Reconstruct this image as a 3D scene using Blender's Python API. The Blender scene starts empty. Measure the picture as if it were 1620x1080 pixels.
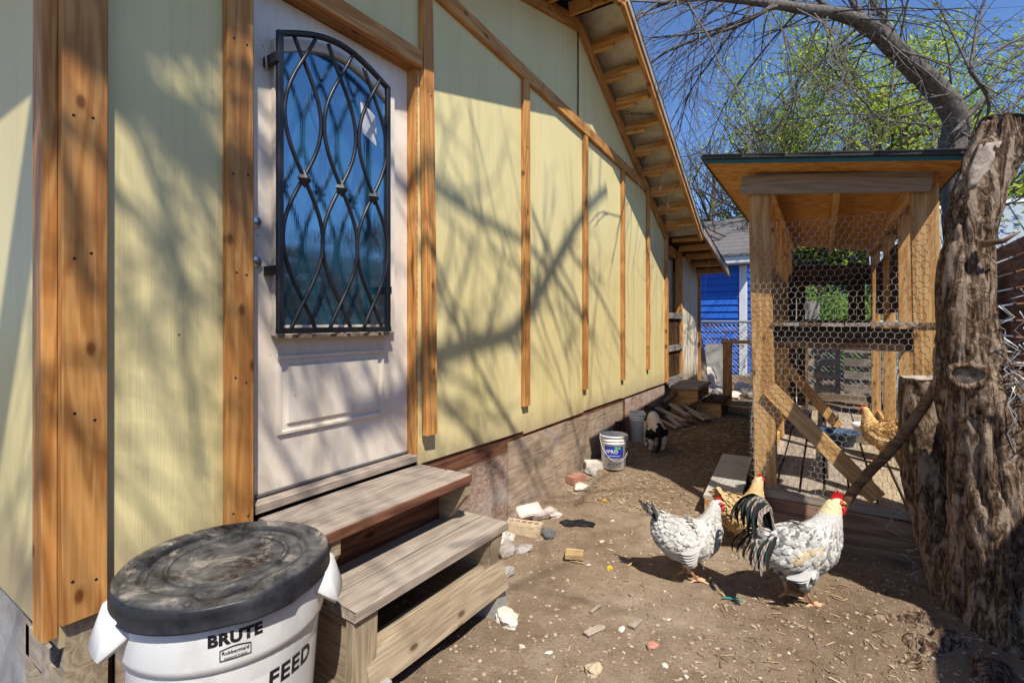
import bpy, math, random
from mathutils import Vector, Matrix, noise
random.seed(7)
sc = bpy.context.scene
COL = sc.collection
V = Vector
def R(d): return math.radians(d)

# ---------------------------------------------------------------- camera, world, sun, exposure
YAW = math.atan(525/796)
cam_d = bpy.data.cameras.new('camera'); cam = bpy.data.objects.new('camera', cam_d); COL.objects.link(cam)
cam.location = (1.87, 0, 1.4); cam.rotation_euler = (R(90), 0, YAW)
cam_d.sensor_width = 36; cam_d.lens = 796/1620*36; cam_d.shift_y = -32/1620
cam_d.clip_start = .02; cam_d.clip_end = 2000
sc.camera = cam
SUN = V((1, -.75, 1.8)).normalized()
el = math.asin(SUN.z)
w = bpy.data.worlds.new('World'); sc.world = w; w.use_nodes = True
nt = w.node_tree; bg = nt.nodes['Background']
sky = nt.nodes.new('ShaderNodeTexSky'); sky.sky_type = 'NISHITA'; sky.sun_disc = False
sky.sun_elevation = el; sky.sun_rotation = math.atan2(SUN.x, SUN.y)
sky.air_density = .75; sky.dust_density = .05; sky.ozone_density = 8.5; sky.altitude = 300
nt.links.new(sky.outputs[0], bg.inputs[0]); bg.inputs[1].default_value = .15
sd = bpy.data.lights.new('sun', 'SUN'); sd.energy = 5.0; sd.angle = R(.5); sd.color = (1, .95, .86)
so = bpy.data.objects.new('sun', sd); COL.objects.link(so)
so.rotation_euler = SUN.to_track_quat('Z', 'Y').to_euler(); so.location = (4, -3, 8)
sc.view_settings.view_transform = 'Standard'; sc.view_settings.look = 'None'
sc.view_settings.gamma = 1; sc.view_settings.use_curve_mapping = False
sc.view_settings.exposure = .52

# ---------------------------------------------------------------- material helpers
class M:
    def __init__(s, name, rough=.6, spec=.3, metal=0):
        s.m = bpy.data.materials.new(name); s.m.use_nodes = True
        s.t = s.m.node_tree; s.b = s.t.nodes['Principled BSDF']
        s.b.inputs['Roughness'].default_value = rough; s.b.inputs['Specular IOR Level'].default_value = spec
        s.b.inputs['Metallic'].default_value = metal
        s._tc = None
    def n(s, ty, **kw):
        nd = s.t.nodes.new('ShaderNode' + ty)
        for k, v in kw.items():
            if k.startswith('_'): setattr(nd, k[1:], v)
            else:
                k2 = int(k[1:]) if k[0] == 'i' and k[1:].isdigit() else k.replace('__', ' ')
                s.set(nd.inputs[k2], v)
        return nd
    def set(s, inp, v):
        if hasattr(v, 'is_linked') or isinstance(v, bpy.types.NodeSocket): s.t.links.new(v, inp)
        elif isinstance(v, (tuple, list)) and inp.type == 'RGBA' and len(v) == 3: inp.default_value = (*v, 1)
        else: inp.default_value = v
    def co(s, kind='Object', scale=(1, 1, 1), rand=False):
        if not s._tc: s._tc = s.n('TexCoord')
        o = s._tc.outputs[kind]
        mp = s.n('Mapping', Vector=o, Scale=scale)
        if rand:
            oi = s.n('ObjectInfo')
            mu = s.n('VectorMath', _operation='MULTIPLY', i0=oi.outputs['Random'], i1=(37., 91., 53.))
            s.t.links.new(mu.outputs[0], mp.inputs['Location'])
        return mp.outputs[0]
    def noise(s, vec, scale=5, detail=4, rough=.55, dist=0):
        return s.n('TexNoise', Vector=vec, Scale=scale, Detail=detail, Roughness=rough, Distortion=dist).outputs[0]
    def vor(s, vec, scale=5, feature='F1', out=0, rnd=1):
        return s.n('TexVoronoi', _feature=feature, Vector=vec, Scale=scale, Randomness=rnd).outputs[out]
    def ramp(s, fac, stops, interp='LINEAR'):
        r = s.n('ValToRGB', Fac=fac); e = r.color_ramp; e.interpolation = interp
        while len(e.elements) < len(stops): e.elements.new(.5)
        for el_, (p, c) in zip(e.elements, stops):
            el_.position = p; el_.color = (*c, 1) if isinstance(c, (tuple, list)) else (c, c, c, 1)
        return r.outputs[0]
    def mix(s, a, b, fac=.5, mode='MIX'):
        nd = s.n('Mix', _data_type='RGBA', _blend_type=mode)
        s.set(nd.inputs[0], fac); s.set(nd.inputs[6], a); s.set(nd.inputs[7], b)
        return nd.outputs[2]
    def math(s, op, a, b=0., c=None):
        nd = s.n('Math', _operation=op); s.set(nd.inputs[0], a); s.set(nd.inputs[1], b)
        return nd.outputs[0]
    def color(s, c): s.set(s.b.inputs['Base Color'], c); return s
    def rough(s, c): s.set(s.b.inputs['Roughness'], c); return s
    def bump(s, h, strength=.3, dist=.01):
        bp = s.n('Bump', Height=h, Strength=strength, Distance=dist)
        s.t.links.new(bp.outputs[0], s.b.inputs['Normal']); return s
    def hsv_rand(s, col, amt=.15):
        oi = s.n('ObjectInfo')
        v = s.n('MapRange', Value=oi.outputs['Random']); v.inputs[3].default_value = 1-amt; v.inputs[4].default_value = 1+amt
        return s.n('HueSaturation', Color=col, Value=v.outputs[0]).outputs[0]

MT = {}
def wood(name, light, mid, dark, knots=True, grey=0, rough=.55, vary=.12, knot_scale=1.0, dirt=(.05, .035, .022), dirt_amt=.35, spec=.25, ringf=38., ringw=.5):
    m = M(name, rough, spec)
    v = m.co('Object', (1, 1, 1), True)
    warp = m.n('VectorMath', _operation='MULTIPLY', i0=v, i1=(.9, 9., 9.)).outputs[0]
    n1 = m.noise(warp, 1.0, 3, .5, .4)
    kv = m.n('VectorMath', _operation='MULTIPLY', i0=v, i1=(4.2*knot_scale, 8., 0.)).outputs[0]
    kn = m.n('TexVoronoi', _feature='F1', _voronoi_dimensions='2D', Vector=kv, Scale=1.0)
    keep = m.math('GREATER_THAN', m.n('SeparateColor', Color=kn.outputs['Color']).outputs[0], .34)
    kd = m.math('ADD', kn.outputs['Distance'], keep)
    ph = m.math('MULTIPLY', n1, ringf)
    if knots:
        kk = m.math('DIVIDE', .35, m.math('ADD', kd, .08))
        ph = m.math('ADD', ph, kk)
    ring = m.math('ADD', m.math('MULTIPLY', m.math('SINE', ph), .5), .5)
    fine = m.noise(m.n('VectorMath', _operation='MULTIPLY', i0=v, i1=(3., 130., 130.)).outputs[0], 1, 3, .6)
    g = m.math('ADD', m.math('MULTIPLY', ring, ringw), m.math('MULTIPLY', fine, 1.05-ringw))
    c = m.ramp(g, [(.12, dark), (.5, mid), (.85, light)])
    blot = m.noise(m.n('VectorMath', _operation='MULTIPLY', i0=v, i1=(2.2, 5., 5.)).outputs[0], 1, 4, .6)
    c = m.mix(c, m.mix(c, dirt, .6), m.ramp(blot, [(.52, 0.), (.75, dirt_amt)]))
    crack = m.noise(m.n('VectorMath', _operation='MULTIPLY', i0=v, i1=(1.1, 34., 34.)).outputs[0], 1, 3, .5, .3)
    c = m.mix(c, (dark[0]*.35, dark[1]*.33, dark[2]*.33), m.ramp(crack, [(.25, .85), (.29, 0.)]))
    if knots:
        c = m.mix(c, (dark[0]*.45, dark[1]*.38, dark[2]*.3), m.ramp(kd, [(.05, .9), (.085, .6), (.10, .25), (.17, 0.)]))
    m.color(m.hsv_rand(c, vary))
    m.bump(m.math('ADD', fine, m.math('MULTIPLY', ring, .4)), .35, .003)
    MT[name] = m.m; return m
wood('stained_pine', (.57, .295, .095), (.45, .20, .055), (.31, .115, .028), dirt=(.18, .075, .025), ringf=46., ringw=.42)
wood('coop_wood', (.62, .385, .155), (.51, .275, .09), (.35, .165, .045), dirt=(.18, .09, .035))
wood('old_wood', (.40, .335, .27), (.315, .258, .205), (.165, .128, .098), knots=False, rough=.85, vary=.08, dirt=(.14, .10, .075), dirt_amt=.6, spec=.1, ringw=.28, ringf=50.)
wood('yellow_old_wood', (.44, .355, .245), (.345, .27, .18), (.19, .14, .088), rough=.8, vary=.08, dirt=(.15, .10, .065), dirt_amt=.8, spec=.1, ringw=.30, ringf=60.)
wood('dark_wood', (.10, .055, .028), (.07, .036, .018), (.03, .016, .009), rough=.8, spec=.1)
wood('red_wood', (.19, .085, .05), (.14, .06, .034), (.07, .03, .018), rough=.75, spec=.15)
wood('brown_board', (.33, .215, .15), (.26, .16, .108), (.15, .088, .058), rough=.8, spec=.12, knots=False)
wood('bright_eave_pine', (.70, .40, .14), (.60, .30, .085), (.44, .19, .045))  # stained pine lightened in colour to brighten the shaded roof underside
wood('fence_wood', (.30, .16, .09), (.23, .115, .06), (.12, .058, .032), rough=.8, spec=.1)
wood('grey_wood', (.30, .285, .26), (.22, .20, .18), (.11, .10, .09), rough=.9, spec=.08, knots=False)
wood('pale_wood', (.56, .43, .25), (.48, .34, .17), (.34, .21, .09), rough=.7, knots=False)
wood('stick_wood', (.21, .13, .075), (.15, .09, .05), (.06, .035, .02), rough=.85, spec=.1)

def siding(name, base, alt):
    m = M(name, .5, .3)
    v = m.co('Object')
    big = m.noise(m.co('Object', (1, 1.4, .5)), 1.6, 4, .6)
    c = m.mix(base, alt, m.ramp(big, [(.35, 0.), (.7, 1.)]))
    grain = m.noise(m.co('Object', (60, 60, 1.6)), 1, 5, .65, .5)
    rr = m.math('SINE', m.math('MULTIPLY', m.noise(m.co('Object', (7, 7, .35)), 1, 3, .5, .3), 90.))
    ln = m.math('SINE', m.math('MULTIPLY', m.n('SeparateXYZ', Vector=v).outputs[1], 950.))
    mask = m.ramp(m.noise(m.co('Object', (3, 3, .6)), 1, 2), [(.42, 0.), (.6, 1.)])
    h = m.math('ADD', grain, m.math('MULTIPLY', m.mix(m.math('MULTIPLY', ln, .4), rr, mask), .10))
    scuff = m.ramp(m.noise(m.co('Object', (5, 5, 3)), 2.2, 6, .75), [(.70, 0.), (.78, .55)])
    c = m.mix(c, (.60, .62, .60), scuff)
    streak = m.ramp(m.noise(m.co('Object', (9, 9, .5)), 1.3, 5, .7), [(.5, 0.), (.8, .3)])
    c = m.mix(c, (.33, .27, .14), streak)
    zc_ = m.n('SeparateXYZ', Vector=v).outputs[2]
    mud = m.math('MULTIPLY', m.ramp(m.math('ADD', zc_, m.math('MULTIPLY', m.noise(m.co('Object', (8, 8, 4)), 1, 6, .75), .25)), [(.74, .75), (.92, 0.)]), 1.)
    c = m.mix(c, (.36, .28, .17), mud)
    pin = m.ramp(m.vor(m.co('Object', (1, 1, 1)), 5.5), [(.018, 1.), (.024, 0.)])
    c = m.mix(c, (.06, .05, .04), pin)
    m.color(c).bump(h, .55, .004); MT[name] = m.m
siding('yellow_siding', (.645, .535, .245), (.69, .59, .305))
siding('cream_siding', (.62, .55, .43), (.68, .61, .49))

m = M('white_door', .4, .4)
d = m.noise(m.co('Object', (4, 4, 1.2)), 2.0, 6, .7)
c = m.mix((.74, .655, .545), (.58, .45, .31), m.ramp(d, [(.44, 0.), (.72, .65)]))
sp = m.ramp(m.noise(m.co(), 28, 3, .6), [(.70, 0.), (.76, .6)])
c = m.mix(c, (.35, .24, .14), sp)
zz = m.n('SeparateXYZ', Vector=m.co()).outputs[2]
m.color(c).bump(m.noise(m.co('Object', (1, 60, 2)), 1, 3), .12, .002); MT['white_door'] = m.m

def osb(name, a, b, dark, stretch=(9, 26, 9), wear=0.3):
    m = M(name, .75, .15)
    v = m.co('Object', stretch, True)
    v2 = m.n('VectorMath', _operation='ADD', i0=v, i1=m.n('TexNoise', Vector=v, Scale=1.1).outputs[1]).outputs[0]
    cc = m.vor(v2, 2.2, 'F1', 1)
    bw = m.n('SeparateColor', Color=cc).outputs[0]
    c = m.ramp(bw, [(.0, dark), (.45, a), (1., b)])
    nn = m.noise(m.co('Object', (5, 5, 5), True), 1, 5, .65)
    c = m.mix(c, dark, m.ramp(nn, [(.5, 0.), (.75, wear)]))
    m.color(m.hsv_rand(c, .08)).bump(m.math('ADD', bw, m.noise(v, 3, 3)), .4, .004); MT[name] = m.m
osb('osb', (.52, .255, .065), (.62, .34, .10), (.36, .15, .035))
m = M('old_osb', .9, .1)
v = m.co('Object', (1, 1, 1.6), True); v3 = m.co('Object', (6, 6, 14), True)
a_ = m.noise(v, 5, 7, .75, 1.2); b_ = m.noise(v3, 4, 6, .75, .8); c_ = m.noise(v, 1.6, 4, .6)
c = m.ramp(b_, [(.3, (.16, .10, .075)), (.48, (.33, .225, .17)), (.66, (.50, .41, .345))])
c = m.mix(c, (.20, .12, .085), m.ramp(a_, [(.48, 0.), (.62, .75)]))
c = m.mix(c, (.47, .43, .41), m.ramp(c_, [(.52, 0.), (.68, .55)]))
m.color(m.hsv_rand(c, .06)).bump(b_, .6, .006); MT['old_osb'] = m.m
m = M('old_plywood', .85, .1)
v = m.co('Object', (1, 1.2, 5), True)
wv = m.math('SINE', m.math('MULTIPLY', m.noise(v, .8, 3, .5, .2), 75.))
fn_ = m.noise(m.co('Object', (4, 4, 60), True), 1, 5, .7)
c = m.ramp(m.math('ADD', m.math('MULTIPLY', wv, .07), fn_), [(.3, (.22, .155, .105)), (.7, (.42, .325, .235))])
c = m.mix(c, (.13, .10, .085), m.ramp(m.noise(m.co('Object', (3, 3, 4), True), 1, 6, .7), [(.5, 0.), (.72, .8)]))
c = m.mix(c, (.45, .42, .40), m.ramp(m.noise(m.co('Object', (2, 2, 2), True), 1.7, 5, .7), [(.55, 0.), (.75, .7)]))
m.color(m.hsv_rand(c, .12)).bump(fn_, .3, .004); MT['old_plywood'] = m.m

m = M('dirt', .95, .08)
v = m.co('Object')
n1 = m.noise(v, 1.3, 5, .6); n2 = m.noise(v, 9, 6, .7); n3 = m.noise(v, 70, 5, .75); n4 = m.noise(v, 260, 3, .7)
c = m.ramp(m.math('ADD', m.math('MULTIPLY', n1, .6), m.math('MULTIPLY', n2, .5)), [(.38, (.175, .115, .068)), (.56, (.275, .202, .137)), (.72, (.385, .30, .215))])
c = m.mix(c, (.075, .05, .032), m.ramp(n3, [(.28, .85), (.46, 0.)]))
c = m.mix(c, (.44, .36, .26), m.ramp(n4, [(.58, 0.), (.72, .6)]))
# fine straw and bark litter lying further down the yard
sy = m.n('SeparateXYZ', Vector=v).outputs[1]
far = m.ramp(m.math('ADD', m.math('MULTIPLY', sy, .1), m.math('MULTIPLY', n2, .12)), [(.42, 0.), (.54, .75)])
lit = m.ramp(m.noise(m.co('Object', (30, 22, 30)), 1.6, 4, .75), [(.4, (.085, .05, .026)), (.56, (.16, .10, .055)), (.7, (.30, .205, .11))])
c = m.mix(c, lit, far)
m.color(c).bump(m.math('ADD', m.math('MULTIPLY', n2, 1.2), m.math('ADD', n3, m.math('MULTIPLY', n4, .5))), .9, .014); MT['dirt'] = m.m

def island(name, stops, rough=.9, bumpsc=0, spec=.15):
    m = M(name, rough, spec)
    g = m.n('NewGeometry').outputs['Random Per Island']
    c = m.ramp(g, stops, 'LINEAR')
    c = m.mix(c, (.12, .09, .06), m.ramp(m.noise(m.co(), 60, 4, .7), [(.5, 0.), (.75, .5)]))
    m.color(c); MT[name] = m.m
island('pebbles', [(0, (.16, .11, .075)), (.3, (.30, .22, .15)), (.6, (.36, .26, .18)), (.9, (.40, .325, .25)), (.99, (.50, .45, .39)), (1, (.25, .2, .17))])
island('chips', [(0, (.10, .065, .04)), (.4, (.22, .14, .08)), (.7, (.40, .29, .17)), (1, (.52, .42, .28))])

def stone(name, a, b, sc_=14, dirt=.5):
    m = M(name, .9, .12)
    n = m.noise(m.co('Object', (1, 1, 1), True), sc_, 6, .7)
    c = m.mix(a, b, m.ramp(n, [(.3, 0.), (.7, 1.)]))
    c = m.mix(c, (.20, .14, .09), m.ramp(m.noise(m.co('Object', (1, 1, 1), True), sc_*.4, 5, .7), [(.5, 0.), (.7, dirt)]))
    m.color(m.hsv_rand(c, .15)).bump(n, .7, .01); MT[name] = m.m
stone('grey_stone', (.22, .205, .19), (.40, .37, .34))
stone('pale_stone', (.46, .41, .34), (.66, .61, .53), 10)
stone('dark_stone', (.09, .09, .095), (.19, .185, .185))
stone('brick_red', (.36, .15, .10), (.46, .24, .17), 20)
stone('brick_tan', (.43, .32, .20), (.55, .44, .31), 20, .8)
stone('brick_pink', (.50, .40, .34), (.60, .51, .45), 20)
stone('concrete', (.30, .285, .26), (.42, .40, .37), 8, .4)

m = M('bark', .9, .12)
v = m.co('Object', (1, 1, .28))
def ridged(sc_, st, det=3, w_=3.4):
    q = m.noise(m.co('Object', (1, 1, st)), sc_, det, .6, .7)
    return m.math('MULTIPLY', m.math('ABSOLUTE', m.math('SUBTRACT', q, .5)), w_)
r1 = m.math('ADD', m.math('MULTIPLY', ridged(17, .16), .9), m.math('MULTIPLY', ridged(30, .5), .45))
n2 = m.noise(m.co('Object', (1, 1, .55)), 55, 7, .78)
n3 = m.noise(m.co(), 3, 4, .6)
g = m.math('ADD', m.math('MULTIPLY', m.ramp(r1, [(.02, 0.), (.5, 1.)]), .45), m.math('MULTIPLY', n2, .62))
c = m.ramp(g, [(.27, (.022, .013, .008)), (.42, (.115, .070, .043)), (.58, (.235, .158, .102)), (.78, (.40, .305, .225))])
c = m.mix(c, (.36, .28, .21), m.ramp(n3, [(.6, 0.), (.78, .25)]))
m.color(c).bump(g, 1.0, .03); MT['bark'] = m.m
m = M('branch_bark', .9, .1)
n = m.noise(m.co('Object', (1, 1, 1)), 24, 5, .7)
m.color(m.ramp(n, [(.3, (.05, .042, .037)), (.6, (.155, .135, .118)), (.8, (.34, .315, .285))])).bump(n, .7, .012); MT['branch_bark'] = m.m
m = M('twig_bark', .9, .1); m.color((.085, .066, .052)); MT['twig_bark'] = m.m
m = M('cut_wood', .85, .1)
n = m.noise(m.co('Object', (1, 1, 1)), 22, 6, .75)
m.color(m.ramp(n, [(.3, (.12, .09, .07)), (.5, (.36, .29, .23)), (.75, (.58, .50, .42))])).bump(n, .8, .008); MT['cut_wood'] = m.m

def plain(name, col, rough=.5, spec=.4, metal=0, var=.25, sc_=20, dirt=None, dirt_amt=.5, bump=0):
    m = M(name, rough, spec, metal)
    n = m.noise(m.co(), sc_, 5, .65)
    c = m.mix(tuple(k*(1-var) for k in col), tuple(min(1, k*(1+var*.6)) for k in col), n)
    if dirt: c = m.mix(c, dirt, m.ramp(m.noise(m.co(), sc_*.35, 6, .75), [(.46, 0.), (.7, dirt_amt)]))
    m.color(c)
    if bump: m.bump(n, bump, .004)
    MT[name] = m.m; return m
plain('black_iron', (.028, .027, .028), .38, .5, .3, .4, 50)
plain('white_plastic', (.66, .66, .645), .38, .4, 0, .06, 5, (.40, .33, .24), .5)
plain('bucket_plastic', (.74, .72, .67), .45, .35, 0, .08, 9, (.40, .31, .21), .6)
plain('blue_label', (.02, .045, .32), .45, .4, 0, .15, 30)
plain('green_label', (.10, .42, .10), .5)
plain('ink', (.015, .012, .014), .5, .3, 0, .2, 60)
plain('ink_grey', (.11, .10, .10), .6, .3, 0, .2, 60)
plain('chrome', (.60, .60, .60), .25, .5, .9, .1)
plain('galvanised', (.50, .51, .52), .45, .5, .55, .25, 60)
plain('wire', (.42, .42, .41), .5, .5, .4, .25, 40)
plain('foil_board', (.60, .56, .47), .42, .5, .45, .35, 7, (.17, .13, .09), .7)
plain('shingle', (.06, .056, .055), .95, .1, 0, .5, 60, bump=.6)
plain('grey_shingle', (.15, .14, .135), .95, .1, 0, .5, 30, bump=.6)
plain('green_edge', (.015, .10, .075), .45, .4, 0, .3, 20)
plain('blue_siding', (.018, .115, .50), .5, .35, 0, .2, 4)
plain('white_trim', (.66, .66, .66), .55, .3, 0, .1, 10, (.35, .33, .30), .3)
plain('metal_roof', (.36, .41, .45), .4, .5, .35, .1, 3)
plain('blue_tub', (.03, .075, .16), .45, .4, 0, .3, 12, (.22, .2, .17), .4)
plain('paper', (.72, .72, .74), .7, .2)
plain('red_comb', (.50, .012, .018), .45, .4, 0, .3, 90, bump=.4)
plain('beak', (.58, .36, .10), .4, .4)
plain('chicken_leg', (.62, .36, .20), .55, .3, 0, .35, 120, bump=.5)
plain('eye', (.25, .07, .01), .12, .6)
plain('black_cloth', (.012, .012, .014), .85, .15, 0, .6, 40, (.12, .1, .08), .4)
plain('grey_board', (.42, .40, .36), .8, .15, 0, .15, 14, (.26, .2, .14), .6)
plain('yellow_bit', (.72, .40, .01), .5); plain('teal_bit', (.01, .32, .30), .5); plain('white_bit', (.58, .57, .54), .6)
plain('hose_green', (.012, .10, .06), .45)
plain('orange_bit', (.62, .12, .03), .5)
plain('dry_leaf', (.20, .065, .035), .8, .1, 0, .5, 30)
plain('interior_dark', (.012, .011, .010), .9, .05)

m = M('window_glass', .05, .9)
v = m.co('Object', (1, 1, .10))
rn = m.noise(m.co('Object', (150, 150, 5)), 1, 3, .6)
m.b.inputs['IOR'].default_value = 2.35
m.b.inputs['Specular Tint'].default_value = (.62, .86, 1, 1)  # bluish tint put in to deepen the sky's reflection
spk_ = m.ramp(m.noise(m.co('Object', (1, 1, .4)), 190, 3, .7), [(.62, 0.), (.72, .6)])
m.b.inputs['IOR'].default_value = 2.7
m.color(m.mix((.016, .070, .11), (.36, .44, .48), spk_)).rough(m.ramp(m.noise(m.co(), 6, 5, .7), [(.4, .03), (.7, .2)])).bump(rn, .30, .0018); MT['window_glass'] = m.m

m = M('black_lid', .42, .22)
v = m.co('Object')
d1 = m.noise(v, 7, 7, .75, .6); d2 = m.noise(v, 30, 5, .7)
dd = m.math('ADD', m.math('MULTIPLY', d1, .75), m.math('MULTIPLY', d2, .3))
nz_ = m.n('SeparateXYZ', Vector=m.n('NewGeometry').outputs['Normal']).outputs[2]
c = m.mix((.012, .012, .015), (.19, .18, .165), m.math('MULTIPLY', m.ramp(dd, [(.42, 0.), (.70, .8)]), m.ramp(nz_, [(.75, .12), (.97, 1.)])))
dust = m.math('MULTIPLY', m.ramp(m.noise(v, 5.5, 8, .72, .5), [(.53, 0.), (.66, .9)]), m.ramp(nz_, [(.85, 0.), (.97, 1.)]))
c = m.mix(c, (.40, .345, .28), dust)
m.color(c).rough(m.ramp(dd, [(.4, .25), (.65, .6)])).bump(d2, .08, .003); MT['black_lid'] = m.m

def attr_mat(name, rough=.8, fleck=.25, bumpsc=120):
    m = M(name, rough, .15)
    a = m.n('Attribute', _attribute_name='col').outputs[0]
    n = m.noise(m.co(), bumpsc, 4, .7)
    c = m.mix(a, (.02, .018, .016), m.math('MULTIPLY', m.ramp(n, [(.6, 0.), (.8, 1.)]), fleck))
    m.color(c).bump(n, .5, .004); MT[name] = m.m
attr_mat('feather'); attr_mat('fur', .9, .3, 220)

def leafmat(name, stops):
    m = M(name, .6, .2)
    g = m.n('NewGeometry').outputs['Random Per Island']
    c = m.ramp(g, stops); m.color(c)
    tr = m.n('BsdfTranslucent', Color=c); mx = m.n('MixShader'); mx.inputs[0].default_value = .4
    m.t.links.new(m.b.outputs[0], mx.inputs[1]); m.t.links.new(tr.outputs[0], mx.inputs[2])
    m.t.links.new(mx.outputs[0], m.t.nodes['Material Output'].inputs[0]); MT[name] = m.m
leafmat('spring_leaf', [(0, (.15, .22, .012)), (.5, (.29, .38, .025)), (1, (.45, .52, .05))])
leafmat('shrub_leaf', [(0, (.05, .11, .012)), (.5, (.10, .20, .02)), (1, (.20, .32, .05))])

# ---------------------------------------------------------------- object helpers
WM = {}
def reg(o, mat4, parent=None):
    COL.objects.link(o); WM[o.name] = mat4
    if parent is not None:
        o.parent = parent; o.matrix_parent_inverse = WM[parent.name].inverted()
    o.matrix_basis = mat4
    return o
def tag(o, label=None, cat=None, group=None, kind=None):
    if label: o['label'] = label
    if cat: o['category'] = cat
    if group: o['group'] = group
    if kind: o['kind'] = kind
    return o
def thing(name, loc, label, cat, group=None, rz=0):
    e = bpy.data.objects.new(name, None); e.empty_display_size = .1
    reg(e, Matrix.Translation(V(loc)) @ Matrix.Rotation(rz, 4, 'Z'))
    return tag(e, label, cat, group)

class MB:
    def __init__(s): s.v = []; s.f = []; s.mi = []; s.sm = []
    def add(s, vs, fs, mi=0, smooth=False, mat=None):
        b = len(s.v)
        s.v += [tuple(mat @ V(p)) if mat else tuple(p) for p in vs]
        for f in fs: s.f.append(tuple(b+i for i in f)); s.mi.append(mi); s.sm.append(smooth)
        return s
    def box(s, a, b, mi=0, mat=None):
        (x0, y0, z0), (x1, y1, z1) = a, b
        vs = [(x0, y0, z0), (x1, y0, z0), (x1, y1, z0), (x0, y1, z0), (x0, y0, z1), (x1, y0, z1), (x1, y1, z1), (x0, y1, z1)]
        return s.add(vs, [(0, 3, 2, 1), (4, 5, 6, 7), (0, 1, 5, 4), (1, 2, 6, 5), (2, 3, 7, 6), (3, 0, 4, 7)], mi, False, mat)
    def loft(s, rings, mi=0, smooth=True, cap=True, closed=False):
        n = len(rings[0]); vs = [p for r in rings for p in r]; fs = []
        m = len(rings)
        for i in range(m if closed else m-1):
            j = (i+1) % m
            for k in range(n):
                l = (k+1) % n
                fs.append((i*n+k, i*n+l, j*n+l, j*n+k))
        if cap and not closed:
            fs.append(tuple(range(n-1, -1, -1))); fs.append(tuple((m-1)*n+k for k in range(n)))
        return s.add(vs, fs, mi, smooth)
    def tube(s, pts, rad, n=6, mi=0, cap=True, jit=0, closed=False, smooth=True):
        pts = [V(p) for p in pts]; m = len(pts)
        if not hasattr(rad, '__len__'): rad = [rad]*m
        rings = []; up = None
        for i in range(m):
            if closed: t = pts[(i+1) % m]-pts[i-1]
            else: t = pts[min(i+1, m-1)]-pts[max(i-1, 0)]
            if t.length < 1e-9: t = V((0, 0, 1))
            t.normalize()
            if up is None: up = t.orthogonal().normalized()
            else:
                up = up-t*up.dot(t)
                up = up.normalized() if up.length > 1e-6 else t.orthogonal().normalized()
            q = t.cross(up)
            ring = []
            for k in range(n):
                a = 2*math.pi*k/n; r = rad[i]*(1+(random.uniform(-jit, jit) if jit else 0))
                ring.append(pts[i]+up*(r*math.cos(a))+q*(r*math.sin(a)))
            rings.append(ring)
        return s.loft(rings, mi, smooth, cap, closed)
    def lathe(s, prof, n=40, mi=0, smooth=True, mat=None, cap=False):
        vs = [(r*math.cos(2*math.pi*k/n), r*math.sin(2*math.pi*k/n), z) for r, z in prof for k in range(n)]
        fs = [(i*n+k, i*n+(k+1) % n, (i+1)*n+(k+1) % n, (i+1)*n+k) for i in range(len(prof)-1) for k in range(n)]
        return s.add(vs, fs, mi, smooth, mat)
    def prism(s, poly, axis, a, b, mi=0, mat=None):
        # poly of 2D points, extruded along axis (0: poly=(y,z))
        def p3(p, t): return {0: (t, p[0], p[1]), 1: (p[0], t, p[1]), 2: (p[0], p[1], t)}[axis]
        n = len(poly); vs = [p3(p, a) for p in poly]+[p3(p, b) for p in poly]
        fs = [tuple(range(n-1, -1, -1)), tuple(range(n, 2*n))]+[(i, (i+1) % n, n+(i+1) % n, n+i) for i in range(n)]
        return s.add(vs, fs, mi, False, mat)
    def mesh(s, name, mats):
        me = bpy.data.meshes.new(name); me.from_pydata(s.v, [], s.f)
        for mt in (mats if isinstance(mats, (list, tuple)) else [mats]): me.materials.append(MT[mt])
        me.polygons.foreach_set('material_index', s.mi); me.polygons.foreach_set('use_smooth', s.sm)
        me.validate(); me.update()
        return me
    def build(s, name, mats, parent=None, mat4=None, fix=True):
        me = s.mesh(name, mats)
        if fix: recalc(me)
        o = bpy.data.objects.new(name, me)
        return reg(o, mat4 if mat4 is not None else Matrix.Identity(4), parent)
import bmesh
def recalc(me):
    bm = bmesh.new(); bm.from_mesh(me); bmesh.ops.recalc_face_normals(bm, faces=bm.faces); bm.to_mesh(me); bm.free()
def frame(p0, p1, nrm):
    x = (p1-p0).normalized(); z = (nrm-x*nrm.dot(x)).normalized(); y = z.cross(x)
    c = (p0+p1)/2
    return Matrix(((x.x, y.x, z.x, c.x), (x.y, y.y, z.y, c.y), (x.z, y.z, z.z, c.z), (0, 0, 0, 1)))
def plank_mesh(L, W, T, ch=None, warp=0, seg=None, twist=0, ragged=0):
    """a sawn board along local X: chamfered section, slight warp and uneven ends"""
    ch = min(.003, T*.2) if ch is None else ch
    seg = seg or max(2, min(14, int(L/.18)))
    h, t = W/2, T/2
    sec = [(-h+ch, -t), (h-ch, -t), (h, -t+ch), (h, t-ch), (h-ch, t), (-h+ch, t), (-h, t-ch), (-h, -t+ch)]
    rings = []; ph = random.uniform(0, 6)
    for i in range(seg+1):
        u = i/seg; x = (u-.5)*L
        dz = warp*math.sin(u*math.pi+ph*.2)+random.uniform(-1, 1)*warp*.15; dy = warp*.6*math.sin(u*2.4+ph)
        a = twist*(u-.5)
        e = 0
        rings.append([(x+(random.uniform(-ragged, ragged) if i in (0, seg) else 0), (y*math.cos(a)-z*math.sin(a))+dy, (y*math.sin(a)+z*math.cos(a))+dz) for y, z in sec])
    mb = MB(); mb.loft(rings, 0, False); return mb
def plank(name, p0, p1, W, T, nrm, mat, parent=None, warp=.0012, **kw):
    p0, p1 = V(p0), V(p1)
    mb = plank_mesh((p1-p0).length, W, T, warp=warp, **kw)
    return mb.build(name, mat, parent, frame(p0, p1, V(nrm)))
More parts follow.
